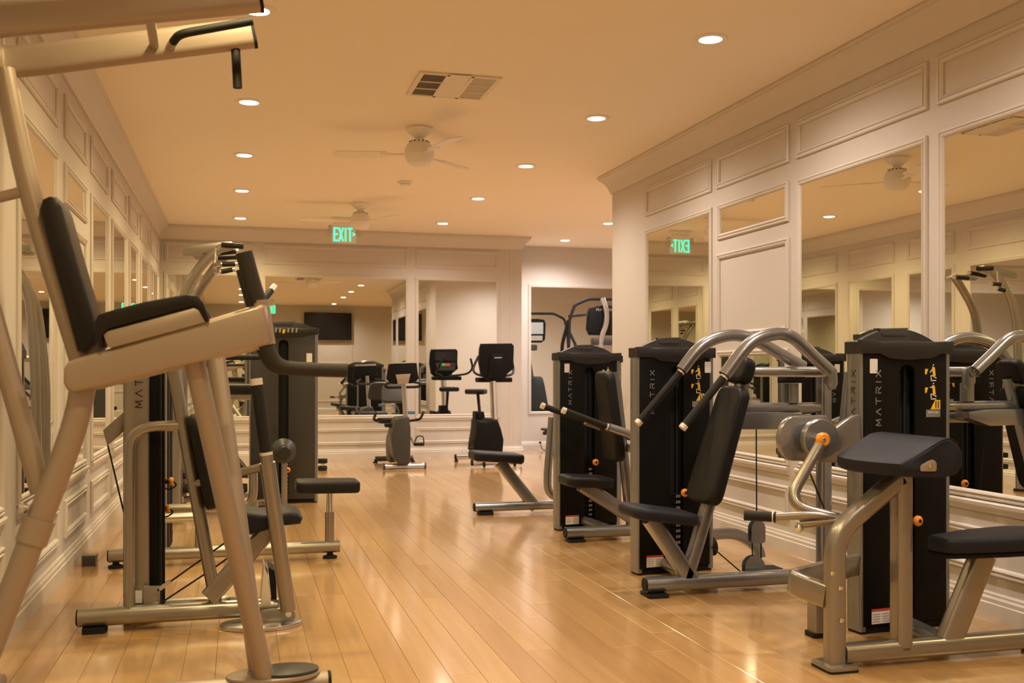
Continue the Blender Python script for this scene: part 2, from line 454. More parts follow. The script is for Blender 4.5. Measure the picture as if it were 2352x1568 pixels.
# right wall bays
for i, (a, b) in enumerate(((7.13, 8.44), (5.995, 7.035), (4.60, 5.90), (3.78, 4.52))):
    moulding('right', a, b, 2.545, 2.795)
    moulding('right', a, b, 0.205, 0.425)
    rail('chair_rail', 'right', a + 0.0, b - 0.0, SILL, parent=w_right)
mirror('right', 7.165, 8.40, 0.60, 2.385, 'mirror nearest the alcove corner on the right wall, showing the exit sign reversed')
mirror('right', 6.04, 6.985, 2.20, 2.385, 'small wide mirror above the blank panel on the right wall')
moulding('right', 5.995, 7.035, 1.43, 2.055)
mirror('right', 6.04, 6.985, 0.60, 1.29, 'low mirror under the blank panel on the right wall')
mirror('right', 4.645, 5.855, 0.60, 2.370, 'tall mirror behind the tower of the curl machine')
mirror('right', 3.82, 4.475, 0.60, 2.370, 'tall mirror at the right edge of the photo')
# left wall bays
LB = [(3.62, 4.82), (5.12, 6.20), (6.43, 7.30), (7.52, 8.47), (8.72, 9.82), (10.04, 10.90), (11.16, 12.18), (12.42, 13.55)]
LN = ['mirror on the left wall at the left edge of the photo', 'second mirror from the near end of the left wall, behind the back pad', 'small high mirror in the narrow bay of the left wall',
      'left wall mirror just beyond the narrow bay', 'left wall mirror, second beyond the narrow bay', 'left wall mirror, third beyond the narrow bay',
      'left wall mirror, fourth beyond the narrow bay', 'left wall mirror in the last bay before the far corner']
for i, (a, b) in enumerate(LB):
    moulding('left', a, b, 2.545, 2.795); moulding('left', a, b, 0.205, 0.425)
    rail('chair_rail', 'left', a, b, SILL, parent=w_left)
    if i == 2:
        mirror('left', a + 0.04, b - 0.04, 2.20, 2.36, LN[i])
        moulding('left', a, b, 1.43, 2.055)
        mirror('left', a + 0.04, b - 0.04, 0.60, 1.29, 'low mirror under the blank panel on the left wall')
    else:
        mirror('left', a + 0.04, b - 0.04, 0.60, 2.36, LN[i])
# far wall bays
for (a, b, lab) in ((-0.93, 0.19, 'far wall mirror in the left corner, behind the chin-up handles'), (0.30, 2.23, 'wide far wall mirror showing the television reflected'), (2.34, 3.51, 'far wall mirror beside the upright bike')):
    moulding('far', a, b, 2.595, 2.855); moulding('far', a, b, 0.185, 0.405)
    rail('chair_rail', 'far', a, b, SILL, parent=w_far)
    mirror('far', a + 0.03, b - 0.03, 0.585, 2.43, lab)
rail('corner_bead', 'far', 3.675, 3.69, [(0, 0.126), (0.006, 0.126), (0.006, 2.88), (0, 2.88)], parent=w_far)
mirror('alcove', 4.235, 6.6, 0.57, 2.445, 'large mirror on the back wall of the alcove')

# ---- ceiling lights
def make_downlight(c, label, group, colr, power):
    t = thing('downlight', label, 'ceiling light', c, group)
    lathe('trim_ring', [(0.062, -0.004), (0.066, -0.010), (0.090, -0.009), (0.097, -0.002), (0.097, 0.0)], c, 'fan_white', t, n=32)
    disc('lens', Vector(c) + Vector((0, 0, -0.007)), 0.064, 0.005, (0, 0, 1), 'lamp_glow', t, n=32)
    return add_lamp(t, c, colr, power)
def add_lamp(t, c, colr, power):
    ld = bpy.data.lights.new('lamp', 'SPOT'); ld.energy = power; ld.color = colr
    ld.spot_size = R(156); ld.spot_blend = 0.9; ld.shadow_soft_size = 0.06
    lo = bpy.data.objects.new('lamp', ld); COL.objects.link(lo); lo.parent = t; lo.location = (0, 0, -0.03)
    return t
ORD = ['nearest the far wall', 'second from the far wall', 'third from the far wall', 'fourth from the far wall', 'fifth from the far wall', 'sixth from the far wall', 'seventh from the far wall', 'eighth from the far wall', 'ninth from the far wall', 'tenth from the far wall']
def lamp_row(xs, ys, rowname, colr, power):
    first = None
    for i, (x_, y_) in enumerate(zip(xs, ys)):
        lab = 'round recessed downlight in the %s, %s' % (rowname, ORD[i])
        c = Vector((x_, y_, HZ))
        if first is None: first = make_downlight(c, lab, 'recessed downlights', colr, power)
        else:
            k = copy_tree(first, c); k['label'] = lab
P0 = 62.0 * LAMP_W
pl = [PZ(*p, HZ) for p in ((552, 500), (556, 437), (561, 355), (572, 233), (590, 22))]
sp = (pl[0].y - pl[-1].y) / 4
lamp_row([p.x for p in pl] + [0.05] * 3, [p.y for p in pl] + [pl[-1].y - sp * k for k in (1, 2, 3.4)], 'left row', COL_L, P0)  # unseen last lamp is set farther back to light the back wall
pr = [PZ(*p, HZ) for p in ((1017, 512), (1098, 455), (1208, 380), (1370, 270), (1632, 88))]
lamp_row([p.x for p in pr] + [2.55] * 3, [p.y for p in pr] + [pr[-1].y - sp * k for k in (1, 2, 3.4)], 'middle row', COL_R, P0 * 0.9)  # here too the unseen last lamp sits back to light the rear wall
pa = [PZ(1298, 551, HZ), PZ(1398, 512, HZ)]
lamp_row([p.x for p in pa] + [4.5, 6.3, 6.3], [p.y for p in pa] + [10.3, 13.6, 11.6], 'alcove', COL_C, P0 * 1.45)  # lamps after pa are unseen; the corner one is added to brighten the alcove

lamp_row([5.2, 5.2], [2.2, -0.6], 'added row that lights the side lobby behind the photographer', COL_L, P0)  # two unseen lamps added to brighten the lobby and its mirror view

# ---- ceiling vent
vc = [PZ(*p, HZ) for p in ((958, 167), (1150, 177), (1118, 221), (935, 217))]
vx0, vx1 = (vc[0].x + vc[3].x) / 2, (vc[1].x + vc[2].x) / 2; vy1, vy0 = (vc[0].y + vc[1].y) / 2, (vc[2].y + vc[3].y) / 2
vt = thing('ceiling_vent', 'rectangular louvred air vent in the ceiling', 'air vent', ((vx0 + vx1) / 2, (vy0 + vy1) / 2, HZ))
span('backing', (vx0 + 0.01, vx1 - 0.01), (vy0 + 0.01, vy1 - 0.01), (HZ - 0.004, HZ - 0.001), 'vent_dark', vt)
bm = bmesh.new()
def bxb(bm, x, y, z):
    vs = [bm.verts.new((a, b, c)) for c in z for b in y for a in x]
    for f in ((0, 1, 3, 2), (4, 6, 7, 5), (0, 4, 5, 1), (2, 3, 7, 6), (0, 2, 6, 4), (1, 5, 7, 3)): bm.faces.new([vs[i] for i in f])
for a in ((vx0, vx1, vy0, vy0 + 0.028), (vx0, vx1, vy1 - 0.028, vy1), (vx0, vx0 + 0.03, vy0, vy1), (vx1 - 0.03, vx1, vy0, vy1)):
    bxb(bm, a[:2], a[2:], (HZ - 0.013, HZ))
from_bm('frame', bm, 'vent_metal', vt, False)
W3 = (vx1 - vx0 - 0.06) / 3
for s in (1, 2):
    xx = vx0 + 0.03 + W3 * s; span('divider', (xx - 0.01, xx + 0.01), (vy0 + 0.02, vy1 - 0.02), (HZ - 0.013, HZ - 0.003), 'vent_metal', vt)
span('blank_plate', (vx0 + 0.04 + W3, vx0 + 0.02 + 2 * W3), (vy0 + 0.028, (vy0 + vy1) / 2), (HZ - 0.012, HZ - 0.003), 'vent_metal', vt)
prism('blank_plate', [(vx0 + 0.04 + W3, (vy0 + vy1) / 2, HZ - 0.012), (vx0 + 0.04 + W3, vy1 - 0.028, HZ - 0.003), (vx0 + 0.04 + W3, vy1 - 0.028, HZ - 0.006)], (W3 - 0.02, 0, 0), 'vent_metal', vt)
for s, tilt in ((0, -1), (2, 1)):
    for k in range(14):
        xx = vx0 + 0.036 + W3 * s + (W3 - 0.01) * k / 13.5
        prism('slat', [(xx, vy0 + 0.025, HZ - 0.003), (xx + 0.002, vy0 + 0.025, HZ - 0.003), (xx + tilt * 0.006 + 0.002, vy0 + 0.025, HZ - 0.012), (xx + tilt * 0.006, vy0 + 0.025, HZ - 0.012)], (0, vy1 - vy0 - 0.05, 0), 'vent_metal', vt)
    for k in (1, 2):
        yy = vy0 + (vy1 - vy0) * k / 3; span('cross_bar', (vx0 + 0.03 + W3 * s, vx0 + 0.03 + W3 * (s + 1)), (yy - 0.006, yy + 0.006), (HZ - 0.014, HZ - 0.009), 'vent_metal', vt)

# ---- ceiling fans
def make_fan(c, label, ang):
    t = thing('ceiling_fan', label, 'ceiling fan', c, 'white ceiling fans')
    lathe('canopy', [(0, -0.002), (0.105, -0.002), (0.105, -0.014), (0.09, -0.035), (0.05, -0.068), (0.034, -0.08), (0, -0.08)], c, 'fan_white', t, n=28)
    lathe('motor_housing', [(0.030, -0.075), (0.034, -0.085), (0.060, -0.102), (0.095, -0.13), (0.112, -0.165), (0.114, -0.198), (0.117, -0.201), (0.117, -0.211), (0.113, -0.214), (0.105, -0.245), (0.085, -0.276), (0.06, -0.29), (0, -0.293)], c, 'fan_white', t, n=32)
    bm = bmesh.new()
    for k in range(14):
        a = 2 * math.pi * k / 14; q = Vector(c) + Vector((0.074 * math.cos(a), 0.074 * math.sin(a), -0.110))
        bmesh.ops.create_icosphere(bm, subdivisions=1, radius=0.007, matrix=Matrix.Translation(q))
    from_bm('vent_holes', bm, 'vent_dark', t)
    for k in range(3):
        a = ang + math.pi * 2 / 3 * k; d = Vector((math.cos(a), math.sin(a), 0)); s = Vector((-math.sin(a), math.cos(a), 0.18)); Z = Vector((0, 0, 1))
        o0 = Vector(c) + Vector((0, 0, -0.206))
        pts = [o0 + d * x_ + s * y_ for x_, y_ in ((0.24, -0.055), (0.60, -0.068), (0.655, -0.05), (0.67, 0.0), (0.655, 0.05), (0.60, 0.068), (0.24, 0.055))]
        b_ = prism('blade', smooth_loop(pts, 0.03), Z * 0.007, 'fan_white', t, 0.002, 1)
        prism('blade_arm', [o0 + d * x_ + s * y_ + Z * 0.004 for x_, y_ in ((0.10, -0.018), (0.18, -0.014), (0.30, -0.035), (0.30, 0.035), (0.18, 0.014), (0.10, 0.018))], Z * -0.008, 'fan_white', b_)
    return t
fan1 = make_fan(PZ(963, 294, HZ), 'white ceiling fan nearer the camera, beyond the air vent', R(165))
fan2 = make_fan(PZ(828, 467, HZ), 'white ceiling fan farther away, above the exit sign', R(60))
dp = PZ(930, 417, HZ)
sd = thing('smoke_detector', 'small round smoke detector on the ceiling between the fans', 'smoke detector', dp)
lathe('base', [(0, -0.001), (0.072, -0.001), (0.072, -0.012), (0.066, -0.02), (0, -0.02)], dp, 'fan_white', sd)
lathe('cover', [(0.05, -0.018), (0.055, -0.03), (0.045, -0.045), (0.0, -0.05)], dp, 'fan_white', sd)

# ---- exit sign
ex = PY(790, 538, 12.66)
es = thing('exit_sign', 'green edge-lit exit sign hung from the ceiling before the far wall', 'exit sign', (ex.x, ex.y, ex.z - 0.11))
box('canopy', (ex.x, ex.y, HZ - 0.022), (0.30, 0.07, 0.042), 'fan_white', es, 0.006)
box('stem', (ex.x, ex.y, (ex.z + 0.10 + HZ - 0.04) / 2), (0.26, 0.02, max(0.02, HZ - 0.04 - ex.z - 0.10)), 'fan_white', es, 0.003)
bd = box('panel', (ex.x, ex.y, ex.z), (0.30, 0.010, 0.215), 'exit_board', es, 0.003)
lettering('letters', 'EXIT', (ex.x - 0.118, ex.y - 0.007, ex.z - 0.078), (1, 0, 0), (0, 0, 1), 0.150, 0.014, 0.017, 'exit_green', bd, 0.30)
lettering('arrow', '>', (ex.x + 0.108, ex.y - 0.007, ex.z - 0.03), (1, 0, 0), (0, 0, 1), 0.065, 0.0, 0.009, 'exit_green', bd)
for s in (-1, 1):
    disc('lamp_head', (ex.x + s * 0.19, ex.y - 0.03, ex.z + 0.0), 0.032, 0.05, (0, 1, 0), 'wall_paint', es, 16)
    box('lamp_arm', (ex.x + s * 0.165, ex.y, ex.z + 0.06), (0.05, 0.014, 0.10), 'wall_paint', es, 0.003)
ex2 = Vector((0.75, 0.2, 2.80))
es2 = thing('exit_sign', 'green exit sign behind the photographer, seen only in mirrors', 'exit sign', ex2 - Vector((0, 0, 0.11)))
box('canopy', (ex2.x, ex2.y, HZ - 0.022), (0.26, 0.07, 0.042), 'fan_white', es2, 0.006)
box('stem', (ex2.x, ex2.y, HZ - 0.10), (0.2, 0.02, 0.14), 'fan_white', es2, 0.003)
b2 = box('panel', ex2, (0.32, 0.010, 0.215), 'exit_green', es2, 0.003)
lettering('letters', 'EXIT', ex2 + Vector((0.11, 0.007, -0.075)), (-1, 0, 0), (0, 0, 1), 0.145, 0.021, 0.020, 'print_white', b2, 0.36)

# ---- behind the photographer (seen in the far mirrors)
tv = thing('television', 'wide black flat television on the wall behind the photographer', 'television', (2.45, YB, 2.06))
box('cabinet', (2.45, YB + 0.10, 2.46), (1.34, 0.05, 0.78), 'black_plastic', tv, 0.008)
box('screen', (2.45, YB + 0.127, 2.46), (1.30, 0.004, 0.74), 'screen', tv)
box('wall_bracket', (2.45, YB + 0.039, 2.46), (0.4, 0.07, 0.3), 'black_plastic', tv)
moulding('back', 1.85, 3.15, 1.38, 2.0)
moulding('back', 0.2, 1.5, 0.6, 2.3)
moulding('back', 1.85, 3.15, 0.3, 1.2)
ck = thing('wall_clock', 'round black wall clock behind the photographer', 'clock', (0.85, YB, 2.25))
disc('case', (0.85, YB + 0.001, 2.38), 0.14, 0.04, (0, 1, 0), 'black_plastic', ck, 32)
disc('dial', (0.85, YB + 0.041, 2.38), 0.115, 0.002, (0, 1, 0), 'print_white', ck, 32)
tubes('hands', [[(0.85, YB + 0.046, 2.38), (0.85, YB + 0.046, 2.46)], [(0.85, YB + 0.046, 2.38), (0.90, YB + 0.046, 2.36)]], 0.004, 'print_dark', ck, 0, 6)

# ================================================================== MACHINES
Z = Vector((0, 0, 1))
def tower(root, FL, rot, W=0.50, H=1.27, D=0.10, shroud='black_plastic', frame='steel_grey', text=True, side_text=False, sticker=None, placard=None, knob=0.50, slot_u=0.255, warn=True, sl=0.014, cap=True, sleeve=0.05):
    c, s = math.cos(rot), math.sin(rot)
    ex, ey = Vector((c, s, 0)), Vector((-s, c, 0)); FL = Vector((FL[0], FL[1], 0))
    L = lambda u, d, z: FL + ex * u + ey * d + Z * z
    # rear panel and floor plate: the tower itself
    bm = bmesh.new()
    prism_bm(bm, [L(0.03, D - 0.02, 0.03), L(W - 0.03, D - 0.02, 0.03), L(W - 0.03, D - 0.02, H), L(0.03, D - 0.02, H)], ey * 0.018, 0.003)
    tw = from_bm('weight_tower', bm, shroud, root)
    prism('floor_plate', [L(0.01, 0.01, 0.0), L(W - 0.01, 0.01, 0.0), L(W - 0.01, D, 0.0), L(0.01, D, 0.0)], Z * 0.03, 'rubber', tw, 0.003)
    sides = []
    for u0 in (0.0, W - 0.034):
        sec = smooth_loop([L(u0, 0, 0.012), L(u0 + 0.034, 0, 0.012), L(u0 + 0.034, D, 0.012), L(u0, D, 0.012)], 0.012, 3)
        sides.append(prism('side_frame', sec, Z * (H - 0.012), frame, tw))
    # front cover with the tall slot, notched from below
    hw = 0.043; zt = H - 0.06
    arch = [L(slot_u + hw * math.cos(a), -0.006, zt - hw + hw * math.sin(a)) for a in [math.pi * k / 8 for k in range(9)]]
    out = [L(sl, -0.006, 0.035), L(slot_u - hw, -0.006, 0.035)] + arch[::-1] + [L(slot_u + hw, -0.006, 0.035), L(W - 0.03, -0.006, 0.035), L(W - 0.03, -0.006, H), L(sl, -0.006, H)]
    prism('front_cover', out, ey * 0.016, shroud, tw, 0.003, 2)
    prism('cover_sill', [L(slot_u - hw - 0.005, -0.003, 0.035), L(slot_u + hw + 0.005, -0.003, 0.035), L(slot_u + hw + 0.005, -0.003, 0.085), L(slot_u - hw - 0.005, -0.003, 0.085)], ey * 0.012, shroud, tw)
    prism('slot_lining', [L(slot_u - hw - 0.02, 0.05, 0.03), L(slot_u + hw + 0.02, 0.05, 0.03), L(slot_u + hw + 0.02, 0.05, H - 0.01), L(slot_u - hw - 0.02, 0.05, H - 0.01)], ey * 0.004, 'slot_black', tw)
    # weight plates inside
    for k in range(11):
        z0 = 0.09 + k * 0.034
        prism('weight_plate', [L(slot_u - hw - 0.01, 0.026, z0), L(slot_u + hw + 0.01, 0.026, z0), L(slot_u + hw + 0.01, 0.026, z0 + 0.031), L(slot_u - hw - 0.01, 0.026, z0 + 0.031)], ey * 0.022, 'black_plastic', tw, 0.003, 1)
        lab = [L(slot_u + 0.010, 0.0245, z0 + 0.008), L(slot_u + 0.042, 0.0245, z0 + 0.008), L(slot_u + 0.042, 0.0245, z0 + 0.021), L(slot_u + 0.010, 0.0245, z0 + 0.021)]
        bm = bmesh.new()
        for q in range(3): stroke_bm(bm, lab[0].lerp(lab[1], 0.1 + q * 0.35), lab[3].lerp(lab[2], 0.2 + q * 0.3), -ey, 0.004, 0.0005)
        from_bm('plate_number', bm, 'print_white', tw, False)
    tubes('guide_rods', [[L(slot_u - 0.02, 0.037, 0.45), L(slot_u - 0.02, 0.037, H - 0.05)], [L(slot_u + 0.02, 0.037, 0.45), L(slot_u + 0.02, 0.037, H - 0.05)]], 0.007, 'slot_black', tw, 0, 8)['kind'] = 'stuff'
    if knob:
        kp = L(slot_u + 0.038, -0.045, knob)
        disc('selector_pin', kp, 0.024, 0.03, ey, 'orange', tw, 20, 0.4)
        disc('pin_core', kp - ey * 0.002, 0.009, 0.06, ey, 'rubber', tw, 12)
    if cap:
        # moulded top with a dipped lower lip and a raised crest
        zc = H - 0.012
        prof = [(-0.008, zc), (0.095, zc), (0.15, zc - 0.022), (W * 0.5, zc - 0.028), (W - 0.12, zc - 0.020), (W - 0.07, zc), (W + 0.006, zc), (W + 0.006, H + 0.048), (W * 0.75, H + 0.044), (W * 0.5, H + 0.047), (0.10, H + 0.041), (0.07, H + 0.052), (-0.008, H + 0.050)]
        tc = prism('top_cap', [L(u, -0.016, z) for u, z in prof], ey * 0.03, 'cap_plastic', tw, 0.004, 2)
        prism('cap_body', smooth_loop([L(-0.008, 0.006, zc), L(W + 0.006, 0.006, zc), L(W + 0.006, D + 0.012, zc), L(-0.008, D + 0.012, zc)], 0.02), Z * 0.058, 'cap_plastic', tw, 0.004, 1)
        crest = [L(0.05, 0.075, H + 0.04)] + [L(0.05 + (W - 0.07) * k / 12, 0.075, H + 0.045 + 0.062 * (1 - (2 * k / 12 - 1) ** 2)) for k in range(13)] + [L(W - 0.02, 0.075, H + 0.04)]
        prism('cap_crest', crest, ey * (D - 0.065), 'cap_plastic', tw, 0.006, 2)
        prism('cap_badge', [L(W * 0.36, 0.071, H + 0.072), L(W * 0.62, 0.071, H + 0.072), L(W * 0.66, 0.078, H + 0.112), L(W * 0.33, 0.078, H + 0.106)], ey * 0.02, 'grey_plastic', tw, 0.003)
    if text: lettering('lettering', 'MATRIX', L(0.105, -0.0065, H - 0.335), Z, -ex, 0.026, 0.021, 0.0045, 'print_grey', tw, 1.05)
    if side_text: lettering('lettering', 'MATRIX', L(-0.0005, 0.036, H - 0.335), Z, ey, 0.026, 0.021, 0.0045, 'print_dark', tw, 1.05)
    if sticker: prism('sticker', smooth_loop([L(sticker, -0.0064, H - 0.10), L(sticker + 0.042, -0.0064, H - 0.10), L(sticker + 0.042, -0.0064, H - 0.035), L(sticker, -0.0064, H - 0.035)], 0.004), ey * -0.001, 'print_white', tw)
    if warn:
        u = 0.055
        prism('warning_label', [L(u, -0.0064, 0.045), L(u + 0.11, -0.0064, 0.045), L(u + 0.11, -0.0064, 0.10), L(u, -0.0064, 0.10)], ey * -0.001, 'print_white', tw)
        prism('label_stripe', [L(u, -0.0064, 0.10), L(u + 0.11, -0.0064, 0.10), L(u + 0.11, -0.0064, 0.112), L(u, -0.0064, 0.112)], ey * -0.001, 'red', tw)
        bm = bmesh.new()
        for q in range(4):
            for h2 in (0, 1): stroke_bm(bm, L(u + 0.008 + 0.053 * h2, -0.0075, 0.055 + q * 0.011), L(u + 0.044 + 0.055 * h2, -0.0075, 0.055 + q * 0.011), -ey, 0.004, 0.0004)
        from_bm('label_print', bm, 'print_silver', tw, False)
    if placard:
        u0 = W - 0.155
        for k in range(2):
            zz = H - 0.125 - 0.085 * k
            bm = bmesh.new(); prism_bm(bm, [L(u0, -0.0064, zz + 0.045), L(u0 + 0.018, -0.0064, zz + 0.045), L(u0 + 0.008, -0.0064, zz + 0.02), L(u0, -0.0064, zz + 0.02)], ey * -0.0005)
            from_bm('step_mark', bm, 'yellow', tw, False)
            bm = bmesh.new()
            for a, b in (((0.045, 0.052), (0.05, 0.012)), ((0.052, 0.05), (0.057, 0.016))): stroke_bm(bm, L(u0 + a[0], -0.0064, zz + a[1]), L(u0 + b[0], -0.0064, zz + b[1]), -ey, 0.008, 0.0006)
            from_bm('figure_body', bm, 'yellow', tw, False)
            bm = bmesh.new()
            for a, b in (((0.046, 0.062), (0.050, 0.064)), ((0.030, 0.03 + 0.016 * k), (0.044, 0.045)), ((0.034, 0.012), (0.036, -0.008)), ((0.036, -0.008), (0.062, -0.008)), ((0.05, 0.010), (0.064, 0.004)), ((0.034, 0.014), (0.05, 0.014))):
                stroke_bm(bm, L(u0 + a[0], -0.0064, zz + a[1]), L(u0 + b[0], -0.0064, zz + b[1]), -ey, 0.0045, 0.0006)
            from_bm('figure_outline', bm, 'print_white', tw, False)
        zz = H - 0.265
        prism('muscle_tag', [L(u0 + 0.032, -0.0064, zz), L(u0 + 0.088, -0.0064, zz), L(u0 + 0.088, -0.0064, zz + 0.042), L(u0 + 0.058, -0.0064, zz + 0.042)], ey * -0.0005, 'yellow', tw)
        bm = bmesh.new()
        for q in (0.062, 0.076): stroke_bm(bm, L(u0 + q, -0.0072, zz + 0.008), L(u0 + q, -0.0072, zz + 0.034), -ey, 0.006, 0.0004)
        from_bm('muscle_figures', bm, 'print_dark', tw, False)
        prism('name_plate', [L(u0 + 0.006, -0.0064, zz - 0.036), L(u0 + 0.088, -0.0064, zz - 0.036), L(u0 + 0.088, -0.0064, zz - 0.002), L(u0 + 0.006, -0.0064, zz - 0.002)], ey * -0.0005, 'print_grey', tw)
        if isinstance(placard, str):
            font_text('name_text', placard, L(u0 + 0.016, -0.0078, zz - 0.019), ex, Z, 0.0105, 'print_white', tw)
    return tw, L

def slab(name, a, b, width, thick, m, parent, front, bevel=0.02, taper=1.0, axis=(0, 1, 0), round_=0.06):
    """cushion: centre line a->b, `width` along axis, `thick` along the cushion normal on the side of `front`"""
    a, b, ax = Vector(a), Vector(b), Vector(axis).normalized()
    t = (b - a).normalized(); n = ax.cross(t).normalized()
    if n.dot(Vector(front)) < 0: n = -n
    w0, w1 = width / 2, width * taper / 2
    pts = smooth_loop([a - ax * w0, a + ax * w0, b + ax * w1, b - ax * w1], round_, 5)
    return prism(name, [p - n * (thick / 2) for p in pts], n * thick, m, parent, bevel, 3, 50)
def grip(root, a, b, r, m='grip_rubber', cap='end_cap', cap_r=None):
    a, b = Vector(a), Vector(b); t = (b - a).normalized()
    tube('grip', [a, b], r, m, root, 0)
    tube('grip_end', [b, b + t * r * 1.1], (cap_r or r) * 1.02, cap, root, 0)
    tube('grip_collar', [a - t * r * 0.5, a], r * 1.08, cap, root, 0)
def bolts(root, pts, nrm, r=0.010):
    for p in pts: disc('bolt', p, r, 0.008, nrm, 'chrome', root, 10, 0.35)

# ------------------------------------------------------------------ biceps curl machine (right front)
H = thing('biceps_curl_machine', 'curl machine with sloped dark arm pad, nearest on the right', 'exercise machine', (2.75, 3.8, 0), 'weight machines along the right wall')
tower(H, (2.683, 4.018), R(5.4), W=0.51, placard='BICEPS CURL', sticker=0.045, side_text=True)
YH = 3.595
h = lambda px, py, Y=YH: PY(px, py, Y)
# base
b0, b1 = h(1935, 1500), h(2420, 1478); b0.z = b1.z = 0.058; b1.x = min(b1.x, 3.33)
beam('base_beam', [b0, b1], 0.075, 0.082, 'steel', H, 0, 0.03)
fp = h(1917, 1530); fp.z = 0
prism('foot_plate', smooth_loop([fp + Vector(v) for v in ((-0.065, -0.075, 0.008), (0.065, -0.075, 0.008), (0.065, 0.075, 0.008), (-0.065, 0.075, 0.008))], 0.02), Z * 0.016, 'steel', H, 0.003)
prism('foot_rubber', smooth_loop([fp + Vector(v) for v in ((-0.066, -0.076, 0), (0.066, -0.076, 0), (0.066, 0.076, 0), (-0.066, 0.076, 0))], 0.02), Z * 0.008, 'rubber', H)
prism('end_foot', smooth_loop([Vector((b1.x - 0.07 + a, YH + c, 0)) for a, c in ((-0.06, -0.05), (0.06, -0.05), (0.06, 0.05), (-0.06, 0.05))], 0.02), Z * 0.018, 'rubber', H)
# front post bending up to the pad
p0 = Vector((fp.x, YH, 0.02)); p1 = h(1918, 1225); p2 = h(2065, 1098)
p1.x = fp.x
beam('front_post', [p0, Vector((fp.x, YH, p1.z)), Vector((p2.x, YH, p2.z))], 0.075, 0.072, 'steel', H, 0.10, 0.02, up=(1, 0, 0))
bolts(H, [h(1912, 1316, YH - 0.038), h(1930, 1350, YH - 0.038), h(1932, 1424, YH - 0.038)], (0, -1, 0))
c0 = h(2070, 1490); c1 = h(2070, 1085)
beam('centre_post', [Vector((c0.x, YH, 0.06)), Vector((c0.x, YH, c1.z))], 0.075, 0.070, 'steel', H, 0, 0.018, up=(1, 0, 0))
s0, s1 = h(2178, 1478), h(2258, 1272); s0.z = 0.07
beam('seat_post', [s0, s1], 0.062, 0.105, 'steel', H, 0, 0.018, up=(1, 0, 0))
# seat
so = [(2.715, 3.53), (2.715, 3.63), (3.06, 3.74), (3.26, 3.75), (3.31, 3.70), (3.31, 3.47), (3.24, 3.42), (3.06, 3.42)]
so = [(2.705, 3.462), (2.69, 3.59), (2.95, 3.69), (3.20, 3.735), (3.30, 3.68), (3.30, 3.50), (3.22, 3.44), (2.95, 3.435)]
prism('seat_board', smooth_loop([Vector((a, b, 0.437)) for a, b in so], 0.03), Z * 0.014, 'black_plastic', H)
prism('seat', smooth_loop([Vector((a, b, 0.45)) for a, b in so], 0.04), Z * 0.064, 'vinyl_cool_lit', H, 0.016, 3, 50)
# arm pad: side profile swept across
def hp(px, py): return PY(px, py, 3.36)
prof = [hp(*p) for p in ((2073, 1067), (2096, 1052), (2120, 1038), (2145, 1022), (2165, 1010), (2184, 1006), (2203, 1018), (2214, 1042), (2214, 1070), (2201, 1090), (2172, 1098), (2120, 1098), (2077, 1096), (2072, 1084))]
pc = sum(prof, Vector()) / len(prof)
low = min(p.x for p in prof); high = max(p.x for p in prof)
bm = bmesh.new(); rings = []
for y_, k_ in ((0.0, 0.86), (0.004, 0.93), (0.014, 0.98), (0.03, 1.0), (0.08, 1), (0.15, 1), (0.235, 1), (0.32, 1), (0.39, 1), (0.44, 1.0), (0.456, 0.98), (0.466, 0.93), (0.47, 0.86)):
    v_ = (y_ - 0.235) / 0.235; bow = 0.075 * (1 - v_ * v_)
    rings.append([bm.verts.new(pc + (p - pc) * (1 - (1 - k_) * 0.6) + Vector((-bow * ((high - p.x) / (high - low)) ** 2 + 0.02 * ((high - p.x) / (high - low)) ** 2, y_, 0))) for p in prof])
for A_, B_ in zip(rings, rings[1:]):
    for i_ in range(len(prof)): bm.faces.new((A_[i_], A_[(i_ + 1) % len(prof)], B_[(i_ + 1) % len(prof)], B_[i_]))
bm.faces.new(rings[0][::-1]); bm.faces.new(rings[-1])
ap = from_bm('arm_pad', bm, 'vinyl_cool_lit', H, True, 50)
tube('piping', [hp(*p) + Vector((0, 0.004, 0.001)) for p in ((2075, 1090), (2074, 1068), (2120, 1039), (2165, 1011), (2184, 1007), (2202, 1019))], 0.0025, 'rubber', ap, 0.01, 6)
prism('pad_board', smooth_loop([PY(*p, 3.357) for p in ((2112, 1082), (2114, 1068), (2140, 1054), (2150, 1060), (2150, 1082))], 0.01), (0, -0.004, 0), 'beige_steel', H, 0.001)
bolts(H, [PY(2136, 1070, 3.353)], (0, -1, 0), 0.008)
# beam from the tower to the base
tube('link_beam', [Vector((2.88, 4.03, 0.06)), Vector((2.82, 3.62, 0.06))], 0.035, 'steel_grey', H, 0)
# rear post and the v-shaped brace
rp = PZ(1878, 1460); rp.z = 0
beam('rear_post', [rp + Z * 0.012, Vector((rp.x, rp.y, 0.30))], 0.078, 0.07, 'steel', H, 0, 0.015, up=(1, 0, 0))
prism('rear_foot', smooth_loop([rp + Vector(v) for v in ((-0.045, -0.04, 0), (0.045, -0.04, 0), (0.045, 0.04, 0), (-0.045, 0.04, 0))], 0.012), Z * 0.022, 'rubber', H)
beam('brace', [Vector((fp.x - 0.02, YH + 0.02, 0.285)), PZ(1812, 1335, 0.315), Vector((2.735, 4.08, 0.31))], 0.045, 0.10, 'steel', H, 0.06, 0.016)
